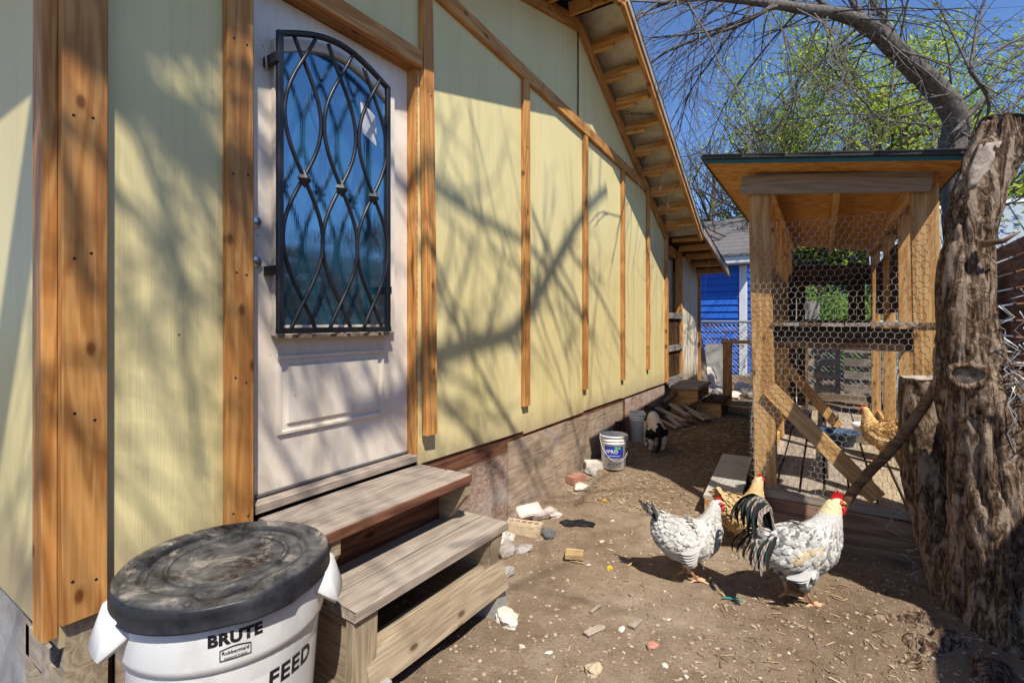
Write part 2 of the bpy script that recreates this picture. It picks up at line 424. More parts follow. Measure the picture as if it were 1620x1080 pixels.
def evalmesh(mb, mods, name):
    me = mb.mesh(name+'_src', 'ink'); o = bpy.data.objects.new(name+'_src', me); COL.objects.link(o)
    for ty, kw in mods:
        md = o.modifiers.new(ty, ty)
        for k, v in kw.items(): setattr(md, k, v)
    dg = bpy.context.evaluated_depsgraph_get()
    out = bpy.data.meshes.new_from_object(o.evaluated_get(dg)); out.name = name
    bpy.data.objects.remove(o); bpy.data.meshes.remove(me)
    return out
def text_mesh(txt, size, name='lettering', offset=.0, align='CENTER', extr=.0):
    cu = bpy.data.curves.new(name, 'FONT'); cu.body = txt; cu.size = size; cu.offset = offset; cu.align_x = align; cu.extrude = extr; cu.space_character = 1.08
    cu.resolution_u = 3
    o = bpy.data.objects.new(name, cu); COL.objects.link(o)
    dg = bpy.context.evaluated_depsgraph_get()
    me = bpy.data.meshes.new_from_object(o.evaluated_get(dg)); bpy.data.objects.remove(o); bpy.data.curves.remove(cu)
    return me
def smooth01(t): t = max(0, min(1, t)); return t*t*(3-2*t)
def gz(x, y):
    """height of the yard's ground"""
    z = .22*smooth01((y-2.3)/3.2)*(1-.55*smooth01((x-.6)/1.0))
    z += .10*math.exp(-(((x-2.35)/.45)**2+((y-2.85)/.45)**2))
    if abs(x) < 9 and -4 < y < 14:
        z += .030*noise.noise(V((x*1.7, y*1.7, 3)))+.016*noise.noise(V((x*6, y*6, 9)))+.008*noise.noise(V((x*17, y*17, 1)))
    return z
def rock_mesh(r, seed, sq=(1, 1, .7), sub=2, rough=.35):
    bm = bmesh.new(); bmesh.ops.create_icosphere(bm, subdivisions=sub, radius=1)
    o = V((seed*3.1, seed*1.7, seed*.9))
    for v in bm.verts:
        d = 1+rough*noise.noise(v.co*1.1+o)+rough*.5*noise.noise(v.co*2.7+o)
        q = v.co*d
        v.co = V((q.x*sq[0], q.y*sq[1], max(q.z, -.6)*sq[2]))*r
    me = bpy.data.meshes.new('rock'); bm.to_mesh(me); bm.free(); return me
def put(me, name, mat, loc, rz=0, label=None, cat=None, group=None, parent=None, rx=0):
    me.materials.clear(); me.materials.append(MT[mat])
    o = bpy.data.objects.new(name, me)
    reg(o, Matrix.Translation(V(loc)) @ Matrix.Rotation(rz, 4, 'Z') @ Matrix.Rotation(rx, 4, 'X'), parent)
    return tag(o, label, cat, group)

# ---------------------------------------------------------------- ground and sky-line setting
def axis(lo, hi, step, far_lo, far_hi):
    a = []; x = lo
    while x <= hi+1e-6: a.append(x); x += step
    s = step; x = hi
    while x < far_hi: s *= 1.35; x += s; a.append(x)
    s = step; x = lo; b = []
    while x > far_lo: s *= 1.35; x -= s; b.append(x)
    return b[::-1]+a
gx = axis(-.35, 3.6, .028, -400, 400); gy = axis(-.2, 7.2, .028, -400, 700)
mb = MB(); nx = len(gx)
mb.v = [(x, y, gz(x, y)+(.004*noise.noise(V((x*45, y*45, 0))) if -1 < x < 4 and -1 < y < 8 else 0)) for y in gy for x in gx]
mb.f = [(j*nx+i, j*nx+i+1, (j+1)*nx+i+1, (j+1)*nx+i) for j in range(len(gy)-1) for i in range(nx-1)]
mb.mi = [0]*len(mb.f); mb.sm = [True]*len(mb.f)
g = mb.build('ground', 'dirt', fix=False); tag(g, 'bare trampled dirt yard strewn with pebbles and straw', 'ground', kind='structure')

# ---------------------------------------------------------------- the yellow house
H = thing('yellow_house', (-.5, 3.8, 0), 'pale yellow sided house with stained pine trim and a gable eave', 'house')
RY, RZ, SR, SL = 3.83, 3.93, .575, .235
def rakez(y): return RZ-SR*(y-RY) if y > RY else RZ-SL*(RY-y)
def bandz(y): return 3.19-.087*(y-2.2)
def wall_panel(y0, y1, z0, z1, name='wall_panel', mat='yellow_siding', x=0., t=.014, z0b=None, extra=()):
    poly = [(y0+.0015, z0), (y1-.0015, z0b if z0b is not None else z0), (y1-.0015, z1(y1) if callable(z1) else z1)]
    for e in extra: poly.append(e)
    poly.append((y0+.0015, z1(y0) if callable(z1) else z1))
    return MB().prism(poly, 0, x-t, x).build(name, mat, H)
wall_panel(.487, 1.04, .56, bandz)
wall_panel(1.04, 1.935, 2.77, bandz, z0b=2.77)
wall_panel(1.935, 2.985, .648, bandz, z0b=.632)
wall_panel(2.985, 3.95, .612, bandz, z0b=.618)
wall_panel(3.95, 4.84, .628, bandz, z0b=.63)
wall_panel(4.84, 5.62, .622, bandz, z0b=.628)
wall_panel(5.62, 6.36, .63, rakez, z0b=.628)
wall_panel(.487, 3.83, bandz(.487), rakez, name='gable_panel', x=-.001, z0b=bandz(3.83))
wall_panel(3.83, 5.62, bandz(3.83), rakez, name='gable_panel', x=-.001, z0b=bandz(5.62))
MB().box((-6, 6.33, .3), (-.02, 6.35, 2.4)).build('wall', 'yellow_siding', H)
# end wall round the corner
MB().box((-1.25, .487, .465), (-.0005, .501, 3.1)).build('wall_panel', 'yellow_siding', H)
MB().box((-2.48, .487, .465), (-1.253, .501, 3.1)).build('wall_panel', 'yellow_siding', H)
MB().box((-2.5, .53, .40), (-.12, 6.3, .44)).build('floor_frame', 'dark_wood', H)
# near-black sheet painting the dark inside behind the door glass and under the floor
MB().box((-2.4, .60, .47), (-2.3, 6.3, 3.0)).build('dark_backing', 'interior_dark', H)

def trim(name, p0, p1, W, T, mat='stained_pine', nrm=(1, 0, 0), **kw): return plank(name, p0, p1, W, T, nrm, mat, H, **kw)
T2 = .02
trim('corner_board', (T2+.002, .536, .545), (T2+.002, .536, 3.1), .106, .038)
plank('corner_board', (-.042, .468, .50), (-.040, .468, 3.05), .083, .036, (0, -1, 0), 'stained_pine', H)
trim('door_casing', (T2, .985, .56), (T2, .985, 3.14), .095, .038)
trim('door_casing', (.034, 1.994, .80), (T2, 1.975, 3.14), .078, .036, warp=.004, twist=.12)
trim('door_header', (T2-.001, 1.036, 2.765), (T2-.001, 1.934, 2.765), .085, .036)
MB().box((-.115, 1.926, .70), (-.001, 1.950, 2.722)).build('door_jamb', 'stained_pine', H)
plank('door_jamb', (-.058, 1.922, .70), (-.058, 1.922, 2.722), .115, .0075, (0, 1, 0), 'stained_pine', H)
plank('door_jamb', (-.058, 1.048, .70), (-.058, 1.048, 2.722), .115, .018, (0, 1, 0), 'stained_pine', H)
plank('door_jamb', (-.058, 1.06, 2.731), (-.058, 1.926, 2.731), .112, .016, (0, 0, 1), 'stained_pine', H)
for y, zb, wd in ((2.985, .81, .078), (3.955, .815, .066), (4.84, .81, .062), (5.62, .85, .058)):
    trim('batten', (.0155, y, zb), (.0155, y+random.uniform(-.004, .004), bandz(y)-.046), wd, .029, warp=.002)
trim('corner_board', (.0155, 6.33, .64), (.0155, 6.33, rakez(6.33)-.02), .07, .03)
trim('band_board', (.0165, .6, bandz(.6)), (.0165, 3.2, bandz(3.2)), .088, .031)
trim('band_board', (.0165, 3.203, bandz(3.203)), (.0165, 5.6, bandz(5.6)), .088, .031)
trim('gable_strip', (.008, 3.83, bandz(3.83)+.045), (.008, 3.83, RZ-.06), .008, .01, mat='dark_wood')
# rake boards under the roof
trim('rake_board', (.0175, RY, RZ-.05), (.0175, 6.36, rakez(6.36)-.05), .10, .033)
trim('rake_board', (.0175, .5, rakez(.5)-.05), (.0175, RY-.005, RZ-.05), .10, .034)
# paired nail heads in the trim
nail = MB().lathe([(.0005, .0008), (.0035, .0006), (.0042, 0)], 8).mesh('nail', 'ink')
def nails(y, z0, z1, x, w_, step=.41):
    z = z0
    while z < z1:
        for d_ in (-w_, w_):
            o = bpy.data.objects.new('nail', nail); reg(o, Matrix.Translation((x, y+d_+random.uniform(-.006, .006), z+random.uniform(-.02, .02))) @ Matrix.Rotation(R(90), 4, 'Y'), H)
        z += step*random.uniform(.8, 1.2)
nails(.532, .66, 2.4, .0425, .022); nails(.985, .7, 2.6, .0405, .022); nails(1.98, .95, 2.7, .043, .016)
for y_ in (2.985, 3.955, 4.84): nails(y_, .9, 2.9, .0315, .008)
# sill board line under the siding, skirting sheets
trim('sill_board', (-.03, 2.0, .585), (-.03, 6.34, .585), .12, .03, mat='red_wood')
trim('sill_board', (-.035, .70, .52), (-.035, 1.9, .55), .12, .03, mat='dark_wood')
sk = [(.625, 1.12, 'old_plywood', -.012, .535), (1.122, 2.80, 'old_osb', -.016, .60), (2.80, 3.66, 'old_plywood', -.006, .585), (3.66, 4.92, 'old_plywood', -.012, .58), (4.922, 6.33, 'old_osb', -.01, .595)]
for y0, y1, mt, x, z1 in sk:
    MB().box((x-.012, y0+.002, -.12), (x, y1-.002, z1)).build('skirting_sheet', mt, H)
trim('sill_board', (-.002, 4.92, .2), (-.002, 4.92, .60), .03, .012, mat='red_wood')
MB().box((-1.3, .50, -.1), (-.40, .512, .46)).build('skirting_sheet', 'concrete', H)
MB().box((-.395, .505, .06), (-.36, .54, .46)).build('post', 'old_wood', H)
MB().box((-.22, .502, .02), (-.19, .53, .46)).build('post', 'old_wood', H)
# split sill beam at the corner
mb = MB().prism([(-.14, .30), (.0, .27), (.012, .50), (-.002, .53), (-.02, .44), (-.05, .38), (-.14, .36)], 1, .50, .60)
mb.build('broken_beam', 'yellow_old_wood', H)
mb = MB().box((-.6, .505, .30), (-.141, .56, .40)); mb.build('sill_beam', 'old_wood', H)
MB().box((-.16, .60, .0), (-.03, .622, .54)).build('sill_beam', 'dark_wood', H)

# roof: lookouts, foil faced sheathing, fly rafters and shingles
OV = .40
sl = V((0, 1, -SR)).normalized(); nr = V((0, SR, 1)).normalized()
sll = V((0, -1, -SL)).normalized(); nl = V((0, -SL, 1)).normalized()
def slope_pt(y, x, up=0): 
    n_ = nr if y >= RY else nl
    return V((x, y, rakez(y)))+n_*up
k = 0; y = 4.06
while y < 6.45:
    c = slope_pt(y, 0, .025)
    plank('lookout', c+V((.036, 0, 0)), c+V((OV-.022, 0, 0)), .088, .036, sl, 'bright_eave_pine', H)
    plank('lookout', c+V((.036, 0, 0))+sl*.037-nr*.012, c+V((OV*.55, 0, 0))+sl*.037-nr*.012, .10, .036, sl, 'bright_eave_pine', H)
    y += .268; k += 1
y = 3.66
while y > .4:
    c = slope_pt(y, 0, .025)
    plank('lookout', c+V((.036, 0, 0)), c+V((OV-.022, 0, 0)), .088, .036, sll, 'bright_eave_pine', H)
    plank('lookout', c+V((.036, 0, 0))+sll*.037-nl*.012, c+V((OV*.55, 0, 0))+sll*.037-nl*.012, .10, .036, sll, 'bright_eave_pine', H)
    y -= .36
def sheet(y0, y1, x0, x1, up, t, name, mat, ridge=None):
    a0, a1, b0, b1 = slope_pt(y0, x0, up), slope_pt(y0, x1, up), slope_pt(y1, x0, up), slope_pt(y1, x1, up)
    n_ = (nr if (y0+y1)/2 >= RY else nl)*t
    vs = [a0, a1, b1, b0, a0+n_, a1+n_, b1+n_, b0+n_]
    return MB().add(vs, [(0, 3, 2, 1), (4, 5, 6, 7), (0, 1, 5, 4), (1, 2, 6, 5), (2, 3, 7, 6), (3, 0, 4, 7)]).build(name, mat, H)
for i, y in enumerate((3.84, 4.92, 6.0)):
    sheet(y, min(6.46, y+1.077), -1.4, OV-.02, .070, .012, 'roof_sheathing', 'foil_board')
for i, y in enumerate((3.81, 2.7, 1.6, .5)): sheet(max(.1, y-1.097), y, -1.4, OV-.02, .070, .012, 'roof_sheathing', 'foil_board')
sheet(3.83, 6.5, -6, OV+.035, .083, .014, 'roof_shingles', 'shingle')
sheet(.08, 3.83, -6, OV+.035, .0835, .014, 'roof_shingles', 'shingle')
def rake(y0, y1, x, up, W, T, mat, name):
    n_ = nr if (y0+y1)/2 >= RY else nl
    plank(name, slope_pt(y0, x, up), slope_pt(y1, x, up), W, T, (1, 0, 0), mat, H)
rake(3.835, 6.47, OV, .022, .105, .036, 'stained_pine', 'fly_rafter')
rake(.1, 3.825, OV, .022, .105, .036, 'stained_pine', 'fly_rafter')
rake(3.835, 6.47, OV+.026, .048, .055, .014, 'old_wood', 'drip_trim')
rake(.1, 3.825, OV+.026, .048, .055, .014, 'old_wood', 'drip_trim')
# printed mark on one foil board
me = text_mesh('TechShield', .055, offset=.001)
c = slope_pt(4.80, .19, .0685)
o = put(me, 'lettering', 'ink', (0, 0, 0), parent=H)
X = V((.94, 0, 0))+sl*.3; X = (X-nr*X.dot(nr)).normalized(); Z = -nr; Yv = Z.cross(X)
mm = Matrix(((X.x, Yv.x, Z.x, c.x), (X.y, Yv.y, Z.y, c.y), (X.z, Yv.z, Z.z, c.z), (0, 0, 0, 1)))
o.matrix_basis = mm; WM[o.name] = mm

# door
def door_outline(y0, y1, z0, z1, arch, n=12):
    return [(y0, z0), (y1, z0)]+[(y1+(y0-y1)*i/n, z1+arch*math.sin(math.pi*i/n)) for i in range(n+1)]
mb = MB().box((-.105, 1.06, .705), (-.06, 1.917, 2.72))
D = mb.build('door', 'white_door', H)
GY0, GY1, GZ0, GZ1 = 1.188, 1.775, 1.372, 2.51
# glazing frame, raised moulding round the arched light
out = door_outline(GY0-.03, GY1+.03, GZ0-.03, GZ1+.02, .10, 16); inn = door_outline(GY0+.012, GY1-.012, GZ0+.012, GZ1-.01, .09, 16)
mb = MB(); n = len(out)
for (xa, xb) in ((-.0595, -.035),):
    vs = [(xa, *p) for p in out]+[(xb, *p) for p in out]+[(xb, *p) for p in inn]+[(xa-.0, *p) for p in inn]
    fs = []
    for r in range(3):
        for i in range(n): fs.append((r*n+i, r*n+(i+1) % n, (r+1)*n+(i+1) % n, (r+1)*n+i))
    mb.add(vs, fs)
mb.build('glazing_frame', 'white_door', D)
mb = MB().prism(door_outline(GY0+.008, GY1-.008, GZ0+.008, GZ1-.012, .09, 16), 0, -.058, -.0525); mb.build('glass_pane', 'window_glass', D)
# raised panel below
def ring_panel(rects, xs):
    mb = MB(); vs = []; fs = []
    for (a, b, c_, d_), x in zip(rects, xs): vs += [(x, a, c_), (x, b, c_), (x, b, d_), (x, a, d_)]
    for r in range(len(rects)-1):
        for i in range(4): fs.append((r*4+i, r*4+(i+1) % 4, (r+1)*4+(i+1) % 4, (r+1)*4+i))
    q = (len(rects)-1)*4; fs.append((q, q+1, q+2, q+3))
    return mb.add(vs, fs)
P = (1.182, 1.752, .932, 1.263)
def ins(p, d): return (p[0]+d, p[1]-d, p[2]+d, p[3]-d)
ring_panel([P, ins(P, .006), ins(P, .016), ins(P, .020), ins(P, .042), ins(P, .048)], [-.0598, -.046, -.046, -.0585, -.0585+.002, -.0465]).build('raised_panel', 'white_door', D)
MB().box((-.0595, 1.165, 1.332), (-.012, 1.78, 1.346)).build('window_sill', 'old_wood', D)
plank('door_sweep', (-.054, 1.062, .712), (-.054, 1.915, .712), .012, .014, (1, 0, 0), 'ink_grey', D)
for z in (1.79, 1.637):
    mb = MB(); mb.lathe([(0.001, .0), (.032, .0), (.034, .006), (.020, .012), (.018, .03), (.027, .036), (.029, .048), (.020, .060), (.001, .062)], 24)
    mb.build('door_knob' if z > 1.7 else 'deadbolt', 'chrome', D, Matrix.Translation((-.0595, 1.092, z)) @ Matrix.Rotation(R(90), 4, 'Y') @ Matrix.Diagonal((.75, .75, .32, 1)))
# iron grille standing proud of the glass: arch frame, three columns of crossing curved bars, diamond bosses
GX = .020; gy0, gy1, gz0 = 1.148, 1.708, 1.362
def archz(y): t = (y-gy0)/(gy1-gy0); return 2.53+.085*math.sin(math.pi*min(1, max(0, t)))
def bar(pts, r=.0085, name='grille_bar', sq=True):
    MB().tube(pts, r, 8 if not sq else 6, smooth=True).build(name, 'black_iron', D)
for y in (gy0, gy1): plank('grille_bar', (GX, y, gz0-.01), (GX, y, archz(y)+.008), .024, .022, (1, 0, 0), 'black_iron', D, warp=0)
plank('grille_bar', (GX+.001, gy0-.012, gz0), (GX+.001, gy1+.012, gz0), .024, .022, (1, 0, 0), 'black_iron', D, warp=0)
MB().tube([(GX, gy0+(gy1-gy0)*i/20, archz(gy0+(gy1-gy0)*i/20)) for i in range(21)], .0135, 6).build('grille_bar', 'black_iron', D)
A, zc, Pd = .088, 1.485, .497
for yc in (1.252, 1.434, 1.617):
    for sg in (-1, 1):
        pts = []
        z = gz0
        while z < 2.62:
            y = yc+sg*A*math.sin(math.pi*(z-zc)/Pd)
            if z > archz(y): break
            if gy0 < y < gy1: pts.append((GX+sg*.006, y, z))
            z += .022
        bar(pts)
    mb = MB().add([(0, -.034, 0), (0, 0, -.038), (0, .034, 0), (0, 0, .038), (.022, 0, 0), (-.004, 0, 0)], [(0, 1, 4), (1, 2, 4), (2, 3, 4), (3, 0, 4), (1, 0, 5), (2, 1, 5), (3, 2, 5), (0, 3, 5)])
    mb.build('grille_boss', 'black_iron', D, Matrix.Translation((GX+.006, yc, zc+Pd)))
for y, z in ((1.138, 2.43), (1.140, 1.60), (1.715, 1.55)):
    MB().box((-.06, y-.012, z-.018), (GX+.012, y+.008, z+.018)).build('grille_bracket', 'black_iron', D)
MB().tube([(-.04, 1.13, 2.40), (-.02, 1.115, 2.43), (-.01, 1.105, 2.46), (-.02, 1.10, 2.475)], .004, 5).build('grille_tie', 'white_bit', D)
MB().add([(-.0515, 1.60, 2.46), (-.0515, 1.70, 2.40), (-.0510, 1.70, 2.26), (-.0510, 1.615, 2.30)], [(0, 1, 2, 3)]).build('paper_notice', 'paper', D)
plank('threshold', (-.045, 1.06, .683), (-.045, 1.925, .683), .11, .036, (0, 0, 1), 'old_wood', H, warp=.002)

# ---------------------------------------------------------------- far extension of the house, with its shutter gate and low eave
X_ = thing('house_extension', (-.5, 7.3, 0), 'cream sided house extension with a low open eave and dark shutter gate', 'extension')
MB().box((-.014, 7.10, .42), (0, 8.08, 2.30)).build('wall_panel', 'cream_siding', X_)
for i in range(9): MB().box((0, 7.15+.1*i, .43), (.004, 7.156+.1*i, 2.29)).build('siding_groove', 'cream_siding', X_)
MB().box((-.13, 6.36, .42), (-.115, 7.10, 2.45)).build('wall_panel', 'cream_siding', X_)
MB().box((-5, 8.066, .3), (-.016, 8.08, 2.5)).build('wall_panel', 'cream_siding', X_)
plank('post', (-.03, 7.06, .45), (-.03, 7.06, 2.36), .085, .085, (1, 0, 0), 'stained_pine', X_)
plank('corner_board', (.016, 8.05, .42), (.016, 8.05, 2.25), .07, .03, (1, 0, 0), 'stained_pine', X_)
plank('header', (-.05, 6.37, 2.36), (-.05, 7.10, 2.30), .12, .04, (1, 0, 0), 'stained_pine', X_)
# shutter gate: weathered frame and dark boards
for z in (.64, 1.05, 1.47): plank('gate_rail', (.012, 6.40, z), (.012, 7.01, z), .075, .024, (1, 0, 0), 'grey_wood', X_)
for i in range(7): plank('gate_board', (-.012, 6.44+.085*i, .62), (-.012, 6.44+.085*i, 1.49), .08, .018, (1, 0, 0), 'dark_wood', X_)
for z in (.66, 1.05, 1.45): MB().box((.024, 6.93, z-.02), (.032, 7.03, z+.02)).build('hinge', 'galvanised', X_)
def annz(y): return 2.47-.235*(y-6.46)
nA = V((0, .235, 1)).normalized(); sA = V((0, 1, -.235)).normalized()
for y in (6.62, 6.95, 7.28, 7.61, 7.94):
    c = V((0, y, annz(y)))+nA*.03
    plank('lookout', c+V((.004, 0, 0)), c+V((.40, 0, 0)), .075, .036, sA, 'bright_eave_pine', X_)
def asheet(y0, y1, x0, x1, up, t, name, mat):
    q = [V((x, y, annz(y)))+nA*up for x, y in ((x0, y0), (x1, y0), (x1, y1), (x0, y1))]
    vs = q+[p+nA*t for p in q]
    MB().add(vs, [(0, 3, 2, 1), (4, 5, 6, 7), (0, 1, 5, 4), (1, 2, 6, 5), (2, 3, 7, 6), (3, 0, 4, 7)]).build(name, mat, X_)
asheet(6.40, 8.15, -1.5, .40, .068, .012, 'roof_sheathing', 'red_wood')
asheet(6.38, 8.18, -4, .44, .081, .016, 'roof_shingles', 'shingle')
plank('fascia', V((.42, 6.45, annz(6.45)))+nA*.03, V((.42, 8.16, annz(8.16)))+nA*.03, .085, .03, (1, 0, 0), 'old_wood', X_)

# ---------------------------------------------------------------- wooden steps at the door
S = thing('wooden_steps', (.25, 1.6, 0), 'weathered plank steps of two treads below the white door', 'steps')
plank('tread', (.095, 1.072, .632), (.095, 1.945, .632), .175, .036, (0, 0, 1), 'old_wood', S, warp=.003, ragged=.004)
plank('tread', (.262, 1.082, .630), (.262, 1.955, .630), .152, .036, (0, 0, 1), 'old_wood', S, warp=.003, ragged=.004)
plank('tread_edge', (.343, 1.085, .629), (.343, 1.953, .629), .036, .008, (1, 0, 0), 'red_wood', S)
plank('tread', (.250, 1.15, .394), (.250, 2.055, .396), .155, .038, (0, 0, 1), 'old_wood', S, warp=.003, ragged=.006)
plank('tread', (.413, 1.135, .392), (.413, 2.062, .394), .152, .038, (0, 0, 1), 'old_wood', S, warp=.003, ragged=.006)
plank('riser', (.155, 1.12, .475), (.155, 1.93, .475), .20, .025, (1, 0, 0), 'red_wood', S)
for y in (1.17, 1.935):
    poly = [(.0, .02), (.02, .61), (.335, .61), (.335, .55), (.22, .415), (.18, .372), (.47, .372), (.445, .20), (.40, .04), (.25, .02)]
    mb = MB().prism([(p[0], p[1]) for p in poly], 1, y-.02, y+.02); mb.build('stringer', 'yellow_old_wood' , S)
    # front leg board
plank('leg', (.435, 1.19, .02), (.455, 1.19, .372), .11, .04, (1, 0, 0), 'yellow_old_wood', S)
plank('leg', (.425, 1.985, .21), (.462, 1.985, .372), .085, .04, (1, 0, 0), 'yellow_old_wood', S)
plank('base_board', (.452, 1.20, .150), (.478, 2.03, .168), .135, .04, (1, 0, .25), 'yellow_old_wood', S, warp=.003)
plank('base_board', (.405, 1.25, .212), (.425, 2.0, .222), .035, .05, (1, 0, .25), 'yellow_old_wood', S)
for i, (x, y, rz) in enumerate(((.40, 1.99, .2), (.42, 1.22, -.1))):
    MB().box((-.09, -.06, -.08), (.09, .06, .09)).build('support_block', 'concrete', S, Matrix.Translation((x, y, .02)) @ Matrix.Rotation(rz, 4, 'Z'))
# steps at the far gate
S2 = thing('wooden_steps', (.25, 6.8, .2), 'small weathered box steps below the dark shutter gate', 'steps')
zg = gz(.3, 6.7)
plank('tread', (.20, 6.42, .575), (.20, 7.12, .575), .36, .04, (0, 0, 1), 'old_wood', S2)
plank('tread', (.50, 6.60, .40), (.50, 7.12, .40), .25, .04, (0, 0, 1), 'dark_wood', S2)
MB().prism([(.03, zg-.05), (.03, .553), (.36, .553), (.36, .42), (.18, .30), (.10, zg-.05)], 1, 6.46, 6.50).build('side_panel', 'coop_wood', S2)
MB().prism([(.03, zg-.05), (.03, .553), (.36, .553), (.36, .42), (.18, .30), (.10, zg-.05)], 1, 7.04, 7.08).build('side_panel', 'coop_wood', S2)
MB().box((.30, 6.62, zg-.05), (.60, 6.655, .378)).build('side_panel', 'coop_wood', S2)
MB().box((.30, 7.06, zg-.05), (.60, 7.095, .378)).build('side_panel', 'coop_wood', S2)
MB().box((.585, 6.66, zg-.05), (.61, 7.05, .30)).build('riser', 'dark_wood', S2)

# ---------------------------------------------------------------- feed can with a dirty black lid
cx, cy = .325, .795
C = thing('feed_can', (cx, cy, gz(cx, cy)), 'white plastic feed can with a dusty black lid beside the steps', 'trash can')
TC = Matrix.Translation((cx, cy, 0))
def can_r(z): return .216+(.262-.216)*min(1, z/.60)
prof = [(.001, .012), (.20, .012), (.212, .02), (.218, .05)]
prof += [(can_r(z), z) for z in (.10, .20, .30, .40, .45)]+[(.252, .498), (.2535, .505), (.2655, .515), (.268, .53), (.270, .60), (.270, .655), (.262, .655), (.258, .52), (.205, .04), (.001, .03)]
MB().lathe(prof, 72).build('body', 'white_plastic', C, TC)
for a in (-102, 48):
    mb = MB(); rings = []
    for i in range(13):
        t = i/12; ang = R(a)+(t-.5)*.70
        bulge = smooth01(min(1, 1.9*math.sin(math.pi*t)))
        ca, sa = math.cos(ang), math.sin(ang)
        rr_ = [(.266, .652), (.268+.030*bulge, .640), (.268+.056*bulge, .558+.05*(1-bulge)), (.266+.052*bulge, .548+.05*(1-bulge)), (.266+.028*bulge, .620), (.262, .635)]
        rings.append([(q*ca, q*sa, zz_) for q, zz_ in rr_])
    mb.loft(rings, 0, True).build('handle', 'white_plastic', C, TC)
lid = [(.001, .672), (.145, .672), (.152, .675), (.157, .681), (.163, .675), (.172, .6705), (.19, .6695), (.204, .6695), (.212, .673), (.219, .686), (.240, .6865), (.262, .685), (.276, .681), (.2835, .672), (.2855, .655), (.286, .632), (.2895, .628), (.2895, .624), (.283, .624), (.278, .65), (.26, .660), (.001, .660)]
n = 96; mb = MB(); vs = []; fs = []
for r_, z_ in lid:
    for k in range(n):
        a = 2*math.pi*k/n; r2, z2 = r_, z_
        tab = max(0, 1-abs(((a-R(-8)+math.pi) % (2*math.pi))-math.pi)/.30); tab2 = max(0, 1-abs(((a-R(172)+math.pi) % (2*math.pi))-math.pi)/.30)
        q = smooth01(min(1, 3*max(tab, tab2)))
        if z_ < .66 and r_ > .27: r2 += .010*q; z2 -= .0*q
        if .20 < r_ < .27:  # four raised crescent hollows round the lid
            seg = math.cos(4*(a+.5)); z2 -= .017*smooth01((seg-.1)*2.2)*(1 if r_ > .21 else .4)
        z2 += .003*math.sin(a*2+1)*(r_/.28)
        vs.append((r2*math.cos(a), r2*math.sin(a), z2))
for i in range(len(lid)-1):
    for k in range(n): fs.append((i*n+k, i*n+(k+1) % n, (i+1)*n+(k+1) % n, (i+1)*n+k))
mb.add(vs, fs, 0, True)
mb.build('lid', 'black_lid', C, TC @ Matrix.Translation((0, 0, .012)))
def wrap_text(me, ang0, z0, rad, slope=0):
    for v in me.vertices:
        x, y = v.co.x, v.co.y; z = z0+y+slope*x; r = (rad(z) if callable(rad) else rad)+.0012+v.co.z
        a = ang0+x/r; v.co = (r*math.cos(a), r*math.sin(a), z)
    return me
def canlabel(txt, size, ang, z, off=0, rad=.2695, mat='ink', slope=0):
    put(wrap_text(text_mesh(txt, size, offset=off), R(ang), z, rad, slope), 'lettering', mat, (cx, cy, 0), parent=C)
canlabel('BRUTE', .040, -24, .583, .0022)
canlabel('Rubbermaid', .0118, -24, .5560, .0003); canlabel('Commercial Products', .0055, -24, .545, .0002)
def wrap_rect(w_, h_, ang, z, t, rad):
    mb = MB(); n = 14; vs = []; fs = []
    o1 = [(-w_/2, -h_/2), (w_/2, -h_/2), (w_/2, h_/2), (-w_/2, h_/2)]
    segs = []
    for i in range(4):
        a, b = o1[i], o1[(i+1) % 4]
        for k in range(n):
            q = k/n; x = a[0]+(b[0]-a[0])*q; y = a[1]+(b[1]-a[1])*q
            if i == 2: y += .006*math.sin(math.pi*q)
            segs.append((x, y))
    inn = [(x*(1-2*t/w_), y*(1-2*t/h_)) for x, y in segs]
    for x, y in segs+inn:
        a = R(ang)+x/rad; vs.append(((rad+.0011)*math.cos(a), (rad+.0011)*math.sin(a), z+y))
    N = len(segs)
    fs = [(i, (i+1) % N, N+(i+1) % N, N+i) for i in range(N)]
    return mb.add(vs, fs)
wrap_rect(.072, .028, -24, .5545, .0022, .2695).build('logo_border', 'ink', C, TC, fix=False)
canlabel('FEED', .066, 12, .408, .0020, rad=lambda z: can_r(z)+.0005)

